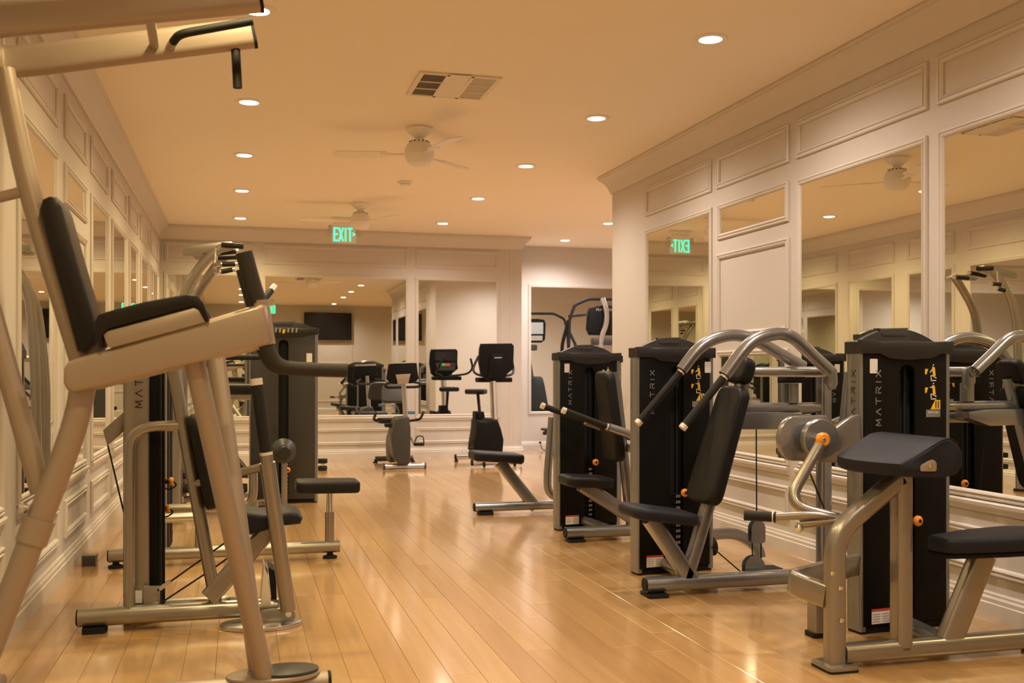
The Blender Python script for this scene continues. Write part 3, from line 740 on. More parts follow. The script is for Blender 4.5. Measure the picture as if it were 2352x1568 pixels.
# cam housing on the tower side
def hc(px, py, Y=3.99): return PY(px, py, Y)
prism('cam_bracket', [hc(*p) for p in ((1976, 952), (1976, 1040), (1935, 1062), (1880, 1062), (1868, 1030), (1900, 1000), (1940, 968), (1962, 954))], (0, 0.03, 0), 'steel_grey', H, 0.003)
prism('cam_plate', smooth_loop([hc(*p, 4.03) for p in ((1905, 953), (1816, 956), (1798, 975), (1790, 1008), (1796, 1040), (1810, 1058), (1905, 1060))], 0.03), (0, 0.04, 0), 'steel_grey', H, 0.004)
disc('cam_disc', hc(1888, 1008, 3.945), 0.088, 0.035, (0, 1, 0), 'steel_grey', H, 32)
tube('cam_shaft', [hc(1893, 1010, 3.87), hc(1893, 1010, 4.07)], 0.026, 'steel_grey', H, 0)
disc('bumper', hc(1894, 1010, 3.84), 0.031, 0.028, (0, 1, 0), 'orange', H, 24, 0.3)
disc('bolt', hc(1894, 1010, 3.832), 0.009, 0.01, (0, 1, 0), 'chrome', H, 10)
tube('curl_arm', [PY(1884, 1020, 3.86), PY(1806, 1158, 3.84), PY(1945, 1196, 3.70)], 0.024, 'steel', H, 0.10)
tube('pivot_hub', [PY(1940, 1191, 3.64), PY(1940, 1191, 3.72)], 0.026, 'chrome', H, 0)
tube('handle_bar', [PY(1936, 1192, 3.69), PY(1880, 1181, 3.71), PY(1776, 1187, 3.80)], 0.0165, 'steel', H, 0.08)
grip(H, PY(1776, 1187, 3.80), PY(1722, 1184, 3.85), 0.021, cap='grip_rubber')
disc('grip_washer', PY(1778, 1187, 3.80), 0.024, 0.008, (-0.8, 0.5, 0), 'print_white', H, 16)
tube('stub_bar', [PY(1936, 1194, 3.68), PY(1838, 1203, 3.76)], 0.018, 'steel', H, 0)
lathe('ball_end', [(0, -0.02), (0.014, -0.014), (0.02, 0), (0.014, 0.014), (0, 0.02)], PY(1836, 1211, 3.755), 'chrome', H, n=16)
tube('cable', [PY(1858, 1080, 4.0), PY(1908, 1205, 3.95)], 0.004, 'rubber', H, 0, 6)
lathe('yellow_tab', [(0, 0), (0.012, 0), (0.012, 0.004), (0, 0.004)], PY(1950, 1183, 3.62), 'yellow', H, (0, -1, 0), 4)

# ------------------------------------------------------------------ shoulder press machine (right middle)
G = thing('shoulder_press_machine', 'shoulder press machine with two arched overhead arms, middle of the right row', 'exercise machine', (2.5, 5.2, 0), 'weight machines along the right wall')
_, LG = tower(G, (2.218, 5.515), R(5.3), W=0.505, placard=True, sticker=0.44, knob=0.47)
YG = 5.0
g = lambda px, py, Y=YG: PY(px, py, Y)
a, b = g(1482, 1356), g(1890, 1338); a.z = b.z = 0.062
beam('base_beam', [a, b], 0.085, 0.080, 'steel_grey', G, 0, 0.034)
disc('beam_cap', a + Vector((0.004, 0, 0)), 0.036, 0.012, (-1, 0, 0), 'rubber', G, 20)
prism('foot', smooth_loop([Vector((a.x + x_, YG + y_, 0)) for x_, y_ in ((-0.005, -0.07), (0.11, -0.07), (0.11, 0.07), (-0.005, 0.07))], 0.02), Z * 0.018, 'rubber', G)
prism('foot', smooth_loop([Vector((b.x + x_, YG + y_, 0)) for x_, y_ in ((-0.06, -0.06), (0.06, -0.06), (0.06, 0.06), (-0.06, 0.06))], 0.02), Z * 0.018, 'rubber', G)
tube('link_beam', [Vector((a.x + 0.32, YG + 0.0, 0.06)), LG(0.18, 0.02, 0.06)], 0.034, 'steel_grey', G, 0)
# seat and its slanted carrier
beam('seat_carrier', [g(1492, 1190), g(1590, 1335)], 0.07, 0.085, 'steel_grey', G, 0, 0.018, up=(1, 0, 0))
slab('seat', g(1436, 1170), g(1588, 1189), 0.34, 0.062, 'vinyl_cool_lit', G, (0, 0, 1), 0.022, 0.9, round_=0.09)
# back post and back pad
bp0, bp1 = g(1568, 1352), g(1706, 870)
beam('back_post', [bp0, g(1600, 1250), g(1708, 868)], 0.07, 0.065, 'steel_grey', G, 0.05, 0.016, up=(1, 0, 0))
n_ = Vector((-0.06, 0, 0.01))
slab('back_pad', g(1612, 1155), g(1690, 888), 0.33, 0.075, 'vinyl', G, (-1, 0, 0.2), 0.022, 0.80, round_=0.08)
slab('head_pad', g(1692, 880), g(1712, 822), 0.22, 0.075, 'vinyl', G, (-1, 0, 0.2), 0.022, 0.8, round_=0.06)
# rear frame
po = g(1892, 1330); po.z = 0.08
beam('rear_post', [po, Vector((po.x, YG, g(1892, 852).z))], 0.075, 0.07, 'steel_grey', G, 0, 0.02, up=(1, 0, 0))
beam('top_beam', [g(1668, 937), g(1896, 935)], 0.06, 0.055, 'steel_grey', G, 0, 0.024)
prism('lever_plate', [g(*p, 4.93) for p in ((1690, 946), (1795, 946), (1850, 950), (1850, 965), (1795, 986), (1690, 986))], (0, 0.12, 0), 'steel_grey', G, 0.004)
beam('lever_arm', [g(1650, 968, 5.12), g(1860, 962, 5.12)], 0.04, 0.06, 'steel_grey', G, 0, 0.01)
prism('hinge_plate', smooth_loop([g(*p, 4.84) for p in ((1893, 838), (1916, 845), (1918, 885), (1905, 898), (1890, 880))], 0.02), (0, -0.03, 0), 'steel_grey', G, 0.003)
bolts(G, [g(1906, 853, 4.80)], (0, -1, 0), 0.014)
tube('pivot_shaft', [Vector((3.02, 4.80, 1.176)), Vector((3.02, 5.60, 1.176))], 0.030, 'steel_grey', G, 0)
disc('shaft_cap', Vector((3.02, 5.60, 1.176)), 0.031, 0.012, (0, 1, 0), 'rubber', G, 20)
for nm, Y_, pts, gr in (('near', 4.80, ((1906, 852), (1862, 812), (1812, 764), (1760, 768), (1716, 790), (1664, 862)), ((1661, 868), (1573, 976))),
                        ('far', 5.25, ((1845, 842), (1780, 806), (1722, 772), (1668, 768), (1610, 790), (1565, 850)), ((1562, 856), (1470, 966)))):
    tube('press_arm', [g(*p, Y_) for p in pts], 0.034, 'steel_grey', G, 0.16)
    grip(G, g(*gr[0], Y_), g(*gr[1], Y_), 0.021)
beam('weight_stub', [g(1752 + 66, 925), g(1752 + 66, 880)], 0.06, 0.06, 'steel_grey', G, 0, 0.008, up=(1, 0, 0))
box('stub_cap', g(1818, 872), (0.12, 0.10, 0.035), 'rubber', G, 0.006)
# cable run
tube('cable', [g(1737, 985, 5.06), g(1738, 1200, 5.1)], 0.004, 'rubber', G, 0, 6)
def pulley(root, px, py0, py1, w_, Y_):
    c = PY(px, (py0 + py1) / 2, Y_); hh = abs(PY(px, py0, Y_).z - PY(px, py1, Y_).z) / 2
    o_ = smooth_loop([c + Vector((-w_, 0, -hh)), c + Vector((w_, 0, -hh)), c + Vector((w_, 0, hh * 0.5)), c + Vector((w_ * 0.4, 0, hh)), c + Vector((-w_ * 0.4, 0, hh)), c + Vector((-w_, 0, hh * 0.5))], 0.02)
    for d_ in (-0.022, 0.016): prism('pulley_plate', [p + Vector((0, d_, 0)) for p in o_], (0, 0.006, 0), 'steel_grey', root)
    disc('pulley_wheel', c + Vector((0, -0.015, 0)), w_ * 0.9, 0.03, (0, 1, 0), 'rubber', root, 20)
pulley(G, 1738, 1193, 1246, 0.042, 5.1)
pulley(G, 1730, 1275, 1336, 0.058, 5.1)
tubes('cable_loop', [[g(1728, 1240, 5.1), g(1728, 1285, 5.1)], [g(1748, 1240, 5.1), g(1748, 1290, 5.1)], [g(1704, 1315, 5.12), LG(0.50, 0.03, 0.14)]], 0.004, 'rubber', G, 0, 6)['kind'] = 'stuff'
beam('curved_leg', [LG(0.49, 0.06, 0.20), PY(1690, 1222, 5.75), PY(1740, 1255, 5.72), Vector((PZ(1768, 1300).x, 5.70, 0.03))], 0.045, 0.07, 'steel_grey', G, 0.12, 0.015)
prism('leg_foot', [PZ(1752, 1308) + Vector(v) for v in ((-0.03, -0.06, 0), (0.10, -0.06, 0), (0.10, 0.06, 0), (-0.03, 0.06, 0))], Z * 0.014, 'rubber', G)
lathe('pulley_cover', [(0, 0), (0.05, 0), (0.055, 0.01), (0.055, 0.03), (0, 0.035)], LG(0.502, 0.05, 0.13), 'rubber', G, (1, 0.1, 0))

# ------------------------------------------------------------------ chest press machine (right, third)
F = thing('chest_press_machine', 'seated press machine with two forward grips, third along the right wall', 'exercise machine', (2.5, 6.9, 0), 'weight machines along the right wall')
_, LF = tower(F, (2.275, 7.205), R(9), W=0.52, placard=True, sticker=0.045, knob=0.50)
YQ = 6.74
f = lambda px, py, Y=YQ: PY(px, py, Y)
a, b = f(1299, 1232), f(1500, 1222); a.z = b.z = 0.062
beam('base_beam', [a, b], 0.085, 0.080, 'steel_grey', F, 0, 0.034)
disc('beam_cap', a + Vector((0.004, 0, 0)), 0.036, 0.012, (-1, 0, 0), 'rubber', F, 20)
for xx in (a.x + 0.07, b.x - 0.06): prism('foot', smooth_loop([Vector((xx + x_, YQ + y_, 0)) for x_, y_ in ((-0.06, -0.055), (0.06, -0.055), (0.06, 0.055), (-0.06, 0.055))], 0.015), Z * 0.02, 'rubber', F)
tube('link_beam', [Vector((f(1410, 1230).x, YQ, 0.06)), LF(0.22, 0.02, 0.06)], 0.036, 'steel_grey', F, 0)
beam('seat_carrier', [f(1335, 1112), f(1448, 1185)], 0.07, 0.10, 'steel_grey', F, 0, 0.018, up=(1, 0, 0))
slab('seat', f(1292, 1102), f(1400, 1106), 0.32, 0.07, 'vinyl', F, (0, 0, 1), 0.022, 0.9, round_=0.08)
beam('back_post', [f(1452, 1225), f(1440, 1120), f(1412, 855)], 0.07, 0.06, 'steel_grey', F, 0.08, 0.016, up=(1, 0, 0))
slab('back_pad', f(1412, 1058), f(1388, 852), 0.30, 0.075, 'vinyl', F, (-1, 0, 0.2), 0.022, 0.82, round_=0.07)
for Y_, pts, gr in ((6.52, ((1470, 1008), (1440, 995), (1398, 981)), ((1392, 979), (1299, 944))), (7.00, ((1420, 995), (1380, 980), (1345, 968)), ((1342, 966), (1250, 933)))):
    tube('press_arm', [f(*p, Y_) for p in pts], 0.030, 'steel_grey', F, 0.06); grip(F, f(*gr[0], Y_), f(*gr[1], Y_), 0.022)
tube('arm_post', [f(1470, 1008, 6.52), f(1474, 1150, 6.6), Vector((f(1474, 1200).x, YQ, 0.09))], 0.032, 'steel_grey', F, 0.08)
tube('arm_link', [f(1470, 1008, 6.52), f(1420, 995, 7.0)], 0.028, 'steel_grey', F, 0)
tube('lower_bar', [f(1440, 1028, 6.6), f(1474, 1032, 6.6)], 0.03, 'steel_grey', F, 0)

# ------------------------------------------------------------------ bench-seat machine behind it
K = thing('seated_row_machine', 'machine with flat black seat on a slanted leg, farthest in the right row', 'exercise machine', (2.4, 8.3, 0), 'weight machines along the right wall')
YK = 8.20
k = lambda px, py, Y=YK: PY(px, py, Y)
a, b = k(1090, 1172), k(1400, 1163); a.z = b.z = 0.062
beam('base_beam', [a, b], 0.085, 0.075, 'steel_grey', K, 0, 0.034)
disc('beam_cap', a + Vector((0.004, 0, 0)), 0.034, 0.012, (-1, 0, 0), 'rubber', K, 20)
for xx in (a.x + 0.09, b.x - 0.06): prism('foot', smooth_loop([Vector((xx + x_, YK + y_, 0)) for x_, y_ in ((-0.06, -0.055), (0.06, -0.055), (0.06, 0.055), (-0.06, 0.055))], 0.015), Z * 0.024, 'rubber', K)
beam('seat_leg', [k(1148, 1062), k(1230, 1165)], 0.06, 0.095, 'steel_grey', K, 0, 0.015, up=(1, 0, 0))
slab('seat', k(1082, 1045), k(1196, 1052), 0.30, 0.075, 'vinyl', K, (0, 0, 1), 0.022, 1.0, round_=0.05)
tube('side_handle', [k(1268, 958, 7.9), k(1256, 1110, 7.9), k(1262, 1135, 7.9), k(1300, 1152, 7.9)], 0.032, 'steel_grey', K, 0.12)
tower(K, (2.82, 8.55), R(8), W=0.5, placard=None, text=False, warn=False)
tube('link_beam', [Vector((2.95, YK, 0.06)), Vector((2.95, 8.6, 0.06))], 0.034, 'steel_grey', K, 0)

# ------------------------------------------------------------------ knee raise / dip station (left foreground)
A = thing('knee_raise_station', 'tall knee raise and pull-up station with black arm pads, nearest on the left', 'exercise machine', (-0.35, 3.75, 0))
YA, YAn, YAf = 3.75, 3.47, 4.03
a_ = lambda px, py, Y=YA: PY(px, py, Y)
SH = Vector((0, YAf - YAn, 0))
# base along the floor
e1 = a_(752, 1556); e1 = Vector((e1.x, YA, 0.052))
beam('base_beam', [Vector((-0.86, YA, 0.052)), e1], 0.09, 0.085, 'beige_steel', A, 0, 0.03)
beam('beam_cap', [e1, e1 + Vector((0.012, 0, 0))], 0.088, 0.083, 'rubber', A, 0, 0.03)
beam('rear_cross', [Vector((-0.86, 3.42, 0.045)), Vector((-0.86, 4.08, 0.045))], 0.08, 0.07, 'beige_steel', A, 0, 0.02)
for p in ((-0.86, 3.45), (-0.86, 4.05), (e1.x - 0.05, YA)): disc('foot', Vector((p[0], p[1], 0)), 0.045, 0.012, (0, 0, 1), 'rubber', A, 20)
fc = a_(628, 1540); fc = Vector((fc.x, YA, 0.090))
el = lambda c, rx, ry, z: [c + Vector((rx * math.cos(t), ry * math.sin(t), z)) for t in [2 * math.pi * i / 28 for i in range(28)]]
prism('step_plate', el(fc, 0.165, 0.095, 0.0), Z * 0.014, 'beige_steel', A, 0.004)
prism('step_tread', el(fc + Vector((0.045, 0, 0)), 0.115, 0.08, 0.0141), Z * 0.012, 'grey_plastic', A, 0.004)
# front legs from the arm beams down to the base
base_pt = a_(608, 1545); base_pt = Vector((base_pt.x, YA, 0.09))
tube('front_leg', [PY(446, 828, YAn + 0.05), base_pt + Vector((0, -0.045, 0))], 0.034, 'beige_steel', A, 0)
tube('front_leg', [PY(495, 815, YAf - 0.05), base_pt + Vector((-0.02, 0.045, 0))], 0.034, 'beige_steel', A, 0)
# spine and back pad
tube('spine', [a_(8, 160), a_(62, 425), a_(188, 838)], 0.036, 'beige_steel', A, 0.2)
bpz = [PY(*p, 3.66) for p in ((89, 480), (96, 456), (112, 449), (130, 452), (140, 474), (180, 615), (224, 760), (222, 790), (200, 812), (176, 806), (150, 705), (115, 580))]
prism('back_pad', bpz, (0, 0.26, 0), 'vinyl_brown', A, 0.018, 3, 45)
tube('spine_stub', [a_(52, 440), a_(-30, 460)], 0.018, 'beige_steel', A, 0)
# arm beams with pads and grips, both sides
def arm_side(off):
    o = Vector((0, off, 0)); q = lambda px, py, d=0.0: PY(px, py, YAn) + o + Vector((0, d, 0))
    pr = [q(*p, -0.035) for p in ((150, 846), (158, 832), (176, 824), (600, 698), (612, 702), (624, 782), (618, 792), (330, 862), (225, 888), (172, 902), (156, 894), (149, 878))]
    prism('arm_beam', pr, (0, 0.07, 0), 'beige_steel', A, 0.014, 3, 45)
    cup = [q(*p, -0.05) for p in ((240, 770), (250, 760), (448, 708), (460, 712), (474, 742), (260, 800), (250, 796))]
    prism('pad_cup', cup, (0, 0.10, 0), 'beige_steel', A, 0.008, 2)
    pd = [q(*p, -0.06) for p in ((222, 742), (230, 726), (250, 718), (330, 697), (430, 678), (456, 682), (470, 700), (482, 734), (476, 738), (456, 708), (446, 704), (252, 757), (240, 770), (242, 798), (234, 800), (226, 776))]
    prism('arm_pad', pd, (0, 0.12, 0), 'vinyl_brown', A, 0.010, 3, 45)
    tube('grip_sleeve', [q(596, 690), q(612, 792)], 0.030, 'beige_steel', A, 0)
    tube('upright_grip', [q(600, 715), q(582, 660), q(560, 580)], 0.028, 'grip_brown', A, 0.08)
    tube('dip_grip', [q(608, 788), q(636, 842), q(690, 848), q(797, 851)], 0.024, 'grip_brown', A, 0.10)
arm_side(0.0)
arm_side(YAf - YAn)
tube('cross_bar', [PY(580, 745, YAn), PY(580, 745, YAn) + SH], 0.026, 'beige_steel', A, 0)
tube('cross_bar', [PY(185, 862, YAn), PY(185, 862, YAn) + SH], 0.034, 'beige_steel', A, 0)
tube('angled_grip', [PY(604, 690, YAf), PY(622, 668, YAf + 0.08)], 0.013, 'grip_rubber', A, 0)
tube('grip_end', [PY(622, 668, YAf + 0.08), PY(630, 658, YAf + 0.11)], 0.0135, 'end_cap', A, 0)
# rear legs
lg0, lg1 = PY(192, 880, YAn + 0.06), PY(172, 985, YAn + 0.06)
lgb = Vector((-0.84, 3.46, 0.06))
tube('rear_leg', [lg0, lg1, lgb], 0.040, 'beige_steel', A, 0.16)
mid = lg1.lerp(lgb, 0.30)
tube('leg_collar', [lg1.lerp(lgb, 0.30), lg1.lerp(lgb, 0.38)], 0.048, 'beige_steel', A, 0)
lathe('collar_knob', [(0, 0), (0.014, 0.0), (0.018, 0.012), (0.012, 0.026), (0, 0.028)], PY(63, 1166, 3.50), 'brushed', A, (-1, -0.3, 0), 14)
tube('rear_brace', [PY(-28, 690, YAn + 0.12), PY(95, 1130, YAn + 0.10)], 0.034, 'beige_steel', A, 0)
# pull-up frame
zt = 2.38
fa0, fa1 = PY(15, 146, YAf), PY(578, 76, YAf)
na1 = PY(592, -10, 3.58)
na0 = Vector((fa0.x - 0.01, 3.58, fa0.z))
beam('pull_up_frame', [fa1, fa0, Vector((-0.86, YAf - 0.05, fa0.z)), Vector((-0.86, 3.62, fa0.z)), na0, na1], 0.062, 0.115, 'beige_steel', A, 0.16, 0.03)
d_ = (fa1 - fa0).normalized(); d2 = (na1 - na0).normalized()
beam('frame_cap', [fa1, fa1 + d_ * 0.012], 0.064, 0.118, 'rubber', A, 0, 0.03)
beam('frame_cap', [na1, na1 + d2 * 0.012], 0.064, 0.118, 'rubber', A, 0, 0.03)
tube('frame_rung', [PY(355, 108, YAf - 0.01), na0.lerp(na1, 0.60)], 0.017, 'beige_steel', A, 0)
tube('parallel_grip', [PY(398, 96, YAf - 0.06), PY(412, 78, YAf - 0.10), PY(580, 48, YAf - 0.10)], 0.016, 'grip_rubber', A, 0.04)
tube('grip_stub', [PY(385, 118, YAf), PY(398, 96, YAf - 0.06)], 0.016, 'beige_steel', A, 0)
tube('hanging_grip', [PY(538, 98, YAf), PY(541, 110, YAf), PY(546, 202, YAf)], 0.017, 'grip_rubber', A, 0.02)

# ------------------------------------------------------------------ machine with long lever (left, second)
B = thing('lever_press_machine', 'press machine with an upright black-gripped lever, second on the left', 'exercise machine', (-0.2, 5.0, 0), 'weight machines along the left wall')
YB_ = 4.97
b_ = lambda px, py, Y=YB_: PY(px, py, Y)
a, b = b_(180, 1428), b_(640, 1412); a.z = b.z = 0.066
beam('base_beam', [a, b], 0.085, 0.082, 'steel', B, 0, 0.034)
disc('beam_cap', a + Vector((0.004, 0, 0)), 0.037, 0.012, (-1, 0, 0), 'rubber', B, 20)
for xx in (a.x + 0.07, b.x - 0.05): prism('foot', smooth_loop([Vector((xx + x_, YB_ + y_, 0)) for x_, y_ in ((-0.05, -0.055), (0.05, -0.055), (0.05, 0.055), (-0.05, 0.055))], 0.015), Z * 0.026, 'rubber', B)
tF = b_(343, 1395, 5.06)
_, LB_ = tower(B, (tF.x, 5.06), R(90), W=0.50, D=0.115, frame='steel', text=False, side_text=False, warn=False, knob=None)
lettering('lettering', 'MATRIX', PY(327, 936, 5.058), Z, (-1, 0, 0), 0.030, 0.020, 0.005, 'print_dark', B, 1.05)
prism('rear_edge', [PY(283, 1408, 5.07), PY(290, 1408, 5.07), PY(290, 800, 5.07), PY(283, 800, 5.07)], (0, 0.4, 0), 'black_plastic', B)
prism('stack_guard', [PY(px, py, 5.075) for px, py in ((341, 1395), (362, 1395), (362, 800), (341, 800))], (0, 0.40, 0), 'black_plastic', B, 0.004)
for i, px in enumerate((367, 374)):
    tube('guard_rod', [PY(px, 1395, 5.10 + 0.05 * i), PY(px - 1, 800, 5.10 + 0.05 * i)], 0.011, 'rubber' if i % 2 == 0 else 'black_plastic', B, 0)
for px, py in ((388, 1105), (380, 1168)):
    c = PY(px, py, 5.35); tube('selector_shaft', [c - Vector((0.06, 0, 0)), c], 0.012, 'rubber', B, 0)
    disc('selector_knob', c, 0.020, 0.022, (1, 0, 0), 'orange', B, 16, 0.3)
    tube('lanyard', [c + Vector((0.02, 0, 0)), c + Vector((0.04, 0, -0.02)), c + Vector((0.0, 0, -0.045)), c + Vector((-0.05, 0, -0.015))], 0.004, 'rubber', B, 0.02, 6)
tube('hoop', [b_(298, 1412, 4.97), b_(298, 1080, 4.97), b_(300, 980, 4.97), b_(425, 977, 4.97)], 0.024, 'steel', B, 0.22)
prism('cable_bracket', [b_(*p, 5.0) for p in ((330, 1346), (367, 1346), (367, 1404), (330, 1408))], (0, 0.02, 0), 'steel', B, 0.003)
prism('rating_label', [b_(*p, 5.055) for p in ((308, 1356), (326, 1356), (326, 1384), (308, 1384))], (0, 0.002, 0), 'print_white', B)
tube('back_post', [b_(398, 850), b_(500, 1408)], 0.030, 'steel', B, 0)
slab('back_pad', b_(490, 1165), b_(446, 950), 0.28, 0.06, 'vinyl', B, (1, 0, 0.1), 0.02, 0.85, round_=0.07)
tube('cross_brace', [b_(440, 1112), b_(604, 1072, 4.80)], 0.020, 'steel', B, 0)
beam('seat_carrier', [b_(480, 1372), b_(622, 1212)], 0.06, 0.085, 'steel', B, 0, 0.015, up=(1, 0, 0))
pts = [b_(*p, 4.84) for p in ((548, 1182), (560, 1176), (620, 1184), (660, 1176), (684, 1178), (696, 1190), (690, 1204), (650, 1208), (600, 1222), (562, 1232), (552, 1222))]
prism('seat', pts, (0, 0.28, 0), 'vinyl_cool_lit', B, 0.018, 3, 45)
tube('lever', [b_(614, 1062, 4.78), b_(662, 1400, 4.86)], 0.036, 'steel', B, 0)
tube('lever_neck', [b_(612, 1040, 4.78), b_(614, 1066, 4.78)], 0.028, 'steel', B, 0)
grip(B, b_(611, 1038, 4.78), b_(590, 884, 4.78), 0.027)
prism('pivot_plate', smooth_loop([b_(*p, 4.90) for p in ((596, 1400), (660, 1392), (678, 1402), (678, 1420), (660, 1428), (596, 1428))], 0.02), (0, -0.02, 0), 'steel', B, 0.003)
bolts(B, [b_(662, 1409, 4.875)], (0, -1, 0), 0.016)
prism('foot_rest', [b_(*p, 4.93) for p in ((598, 1392), (606, 1300), (616, 1322), (624, 1396))], (0, 0.22, 0), 'end_cap', B, 0.004)
prism('foot_rest_pad', [b_(*p, 4.95) for p in ((616, 1302), (634, 1312), (636, 1392), (626, 1392))], (0, 0.18, 0), 'rubber', B, 0.004)
fl = PZ(600, 1437)
prism('floor_disc', el(fl, 0.185, 0.12, 0.0), Z * 0.02, 'brushed', B, 0.006)
tubes('cable', [[b_(362, 1356, 4.98), b_(500, 1258, 4.98), b_(560, 1215, 5.0)], [b_(364, 1388, 4.98), b_(490, 1305, 4.98), b_(580, 1240, 5.0)]], 0.0045, 'rubber', B, 0, 6)['kind'] = 'stuff'
tube('turnbuckle', [b_(366, 1352, 4.98), b_(392, 1334, 4.98)], 0.010, 'brushed', B, 0, 8)
prism('pulley_arm', [PY(*p, 5.45) for p in ((236, 988), (290, 940), (290, 985), (246, 1024))], (0, 0.05, 0), 'steel', B, 0.004)
tube('rear_cable', [PY(246, 1015, 5.47), PY(290, 1200, 5.47)], 0.004, 'rubber', B, 0, 6)
beam('rear_beam', [b_(372, 1388, 5.5), b_(540, 1380, 5.5), b_(560, 1400, 5.3)], 0.05, 0.06, 'steel', B, 0.06, 0.024)

# ------------------------------------------------------------------ machine with flat seat pad on a chrome post (left, third)
C_ = thing('seated_pulley_machine', 'machine with flat black seat on a chrome post, third on the left', 'exercise machine', (-0.05, 6.55, 0), 'weight machines along the left wall')
YC_ = 6.55
c_ = lambda px, py, Y=YC_: PY(px, py, Y)
a, b = c_(250, 1268), c_(780, 1262); a.z = b.z = 0.072
beam('base_beam', [a, b], 0.085, 0.075, 'steel', C_, 0, 0.034)
disc('beam_cap', a + Vector((0.004, 0, 0)), 0.034, 0.012, (-1, 0, 0), 'rubber', C_, 20)
for xx in (a.x + 0.04, b.x - 0.06): lathe('levelling_foot', [(0.045, 0), (0.045, 0.012), (0.02, 0.02), (0.018, 0.05), (0, 0.05)], Vector((xx, YC_, 0)), 'rubber', C_, n=16)
sx = c_(757, 1260)
tube('seat_post', [Vector((sx.x, YC_, 0.08)), Vector((sx.x, YC_, 0.29))], 0.030, 'steel', C_, 0)
tube('seat_piston', [Vector((sx.x, YC_, 0.28)), Vector((sx.x, YC_, 0.43))], 0.020, 'chrome', C_, 0)
slab('seat', c_(678, 1116), c_(824, 1114), 0.26, 0.075, 'vinyl', C_, (0, 0, 1), 0.02, 1.0, round_=0.05)
tower(C_, (c_(384, 1262, 6.78).x, 6.78), R(90), W=0.48, D=0.18, frame='steel', text=False, warn=False, knob=None)
tube('frame_tube', [PY(362, 1168, 6.9), PY(560, 1164, 6.9), PY(582, 1150, 6.9), PY(582, 1080, 6.9)], 0.030, 'steel', C_, 0.10)
tube('frame_post', [PY(582, 1150, 6.9), Vector((PY(590, 1240, 6.9).x, 6.9, 0.0))], 0.028, 'steel', C_, 0)
tube('knee_post', [c_(458, 1262), c_(458, 1190)], 0.026, 'steel', C_, 0)
tube('foot_bar', [PY(372, 1190, 6.6), PY(470, 1186, 6.6)], 0.030, 'brushed', C_, 0)

# ------------------------------------------------------------------ assisted chin-up machine with the tall grey tower (left, far)
D = thing('assisted_chin_machine', 'tall chin and dip machine with grey tower and overhead handles, far on the left', 'exercise machine', (0.1, 9.0, 0), 'weight machines along the left wall')
YD = 9.33
dl, dr = PY(572, 1157, 9.38), PY(730, 1155, 9.30)
_, LD = tower(D, (dl.x, 9.38), R(-5), W=0.60, H=1.52, D=0.16, shroud='grey_plastic', frame='steel_grey', text=False, warn=False, sticker=None, knob=0.30, slot_u=0.30, cap=True)
prism('sticker', [LD(u, -0.0064, z) for u, z in ((0.50, 1.26), (0.55, 1.26), (0.55, 1.34), (0.50, 1.34))], (0, -0.001, 0), 'print_white', D)
for i in range(8):
    if i == 4: continue
    u = 0.16 + i * 0.036; bm = bmesh.new(); stroke_bm(bm, LD(u, -0.019, 1.53), LD(u + 0.004, -0.019, 1.56), Vector((0, -1, 0)), 0.014, 0.001); from_bm('pictogram', bm, 'print_silver', D, False)
bm = bmesh.new(); stroke_bm(bm, LD(0.30, -0.019, 1.525), LD(0.305, -0.019, 1.545), Vector((0, -1, 0)), 0.02, 0.001); from_bm('muscle_tag', bm, 'yellow', D, False)
disc('roller_cover', PY(652, 1036, 9.02), 0.108, 0.12, (0, 1, 0), 'grey_plastic', D, 32, 0.5)
disc('roller_cap', PY(654, 1040, 8.99), 0.062, 0.03, (0, 1, 0), 'cap_plastic', D, 28, 0.4)
beam('roller_post', [PY(653, 1050, 9.12), Vector((PY(653, 1100, 9.12).x, 9.12, 0.0))], 0.07, 0.05, 'steel', D, 0, 0.01, up=(1, 0, 0))
for Y_, pts in ((8.45, ((403, 1180), (407, 850), (420, 668), (474, 592), (512, 566))), (8.95, ((418, 1165), (420, 860), (440, 690), (490, 618), (520, 585)))):
    q = [PY(*p, Y_) for p in pts]; q[0].z = 0.02
    beam('upright', q, 0.075, 0.075, 'steel', D, 0.20, 0.03, up=(1, 0, 0))
    disc('foot', Vector((q[0].x, Y_, 0)), 0.06, 0.022, (0, 0, 1), 'rubber', D, 20)
prism('top_beam', smooth_loop([PY(*p, 8.42) for p in ((418, 572), (440, 563), (512, 554), (536, 554), (536, 572), (510, 578), (420, 588))], 0.02), (0, 0.10, 0), 'steel', D, 0.012, 2)
prism('top_beam', smooth_loop([PY(*p, 8.9) for p in ((440, 588), (470, 580), (526, 584), (534, 592), (500, 596), (450, 596))], 0.02), (0, 0.10, 0), 'steel', D, 0.012, 2)
grip(D, PY(512, 562, 8.42), PY(552, 565, 8.42), 0.022, cap='grip_rubber')
grip(D, PY(490, 583, 8.6), PY(542, 577, 8.6), 0.020, cap='brushed')
grip(D, PY(500, 592, 8.8), PY(545, 590, 8.8), 0.020, cap='brushed')
tube('handle_tube', [PY(494, 570, 8.42), PY(492, 612, 8.40), PY(508, 607, 8.3)], 0.013, 'chrome', D, 0.05)
grip(D, PY(510, 607, 8.3), PY(540, 606, 8.3), 0.019, cap='brushed')
tube('handle_tube', [PY(492, 590, 8.42), PY(494, 628, 8.38), PY(506, 624, 8.25)], 0.013, 'chrome', D, 0.05)
grip(D, PY(508, 624, 8.25), PY(534, 619, 8.25), 0.019, cap='brushed')
grip(D, PY(478, 821, 8.5), PY(598, 820, 8.5), 0.022, cap='brushed')
tube('dip_arm', [PY(408, 826, 8.45), PY(478, 822, 8.5)], 0.024, 'steel', D, 0)
slab('knee_pad', PY(480, 893, 8.7), PY(602, 893, 8.7), 0.34, 0.08, 'vinyl', D, (0, 0, 1), 0.02, 1.0, round_=0.04)
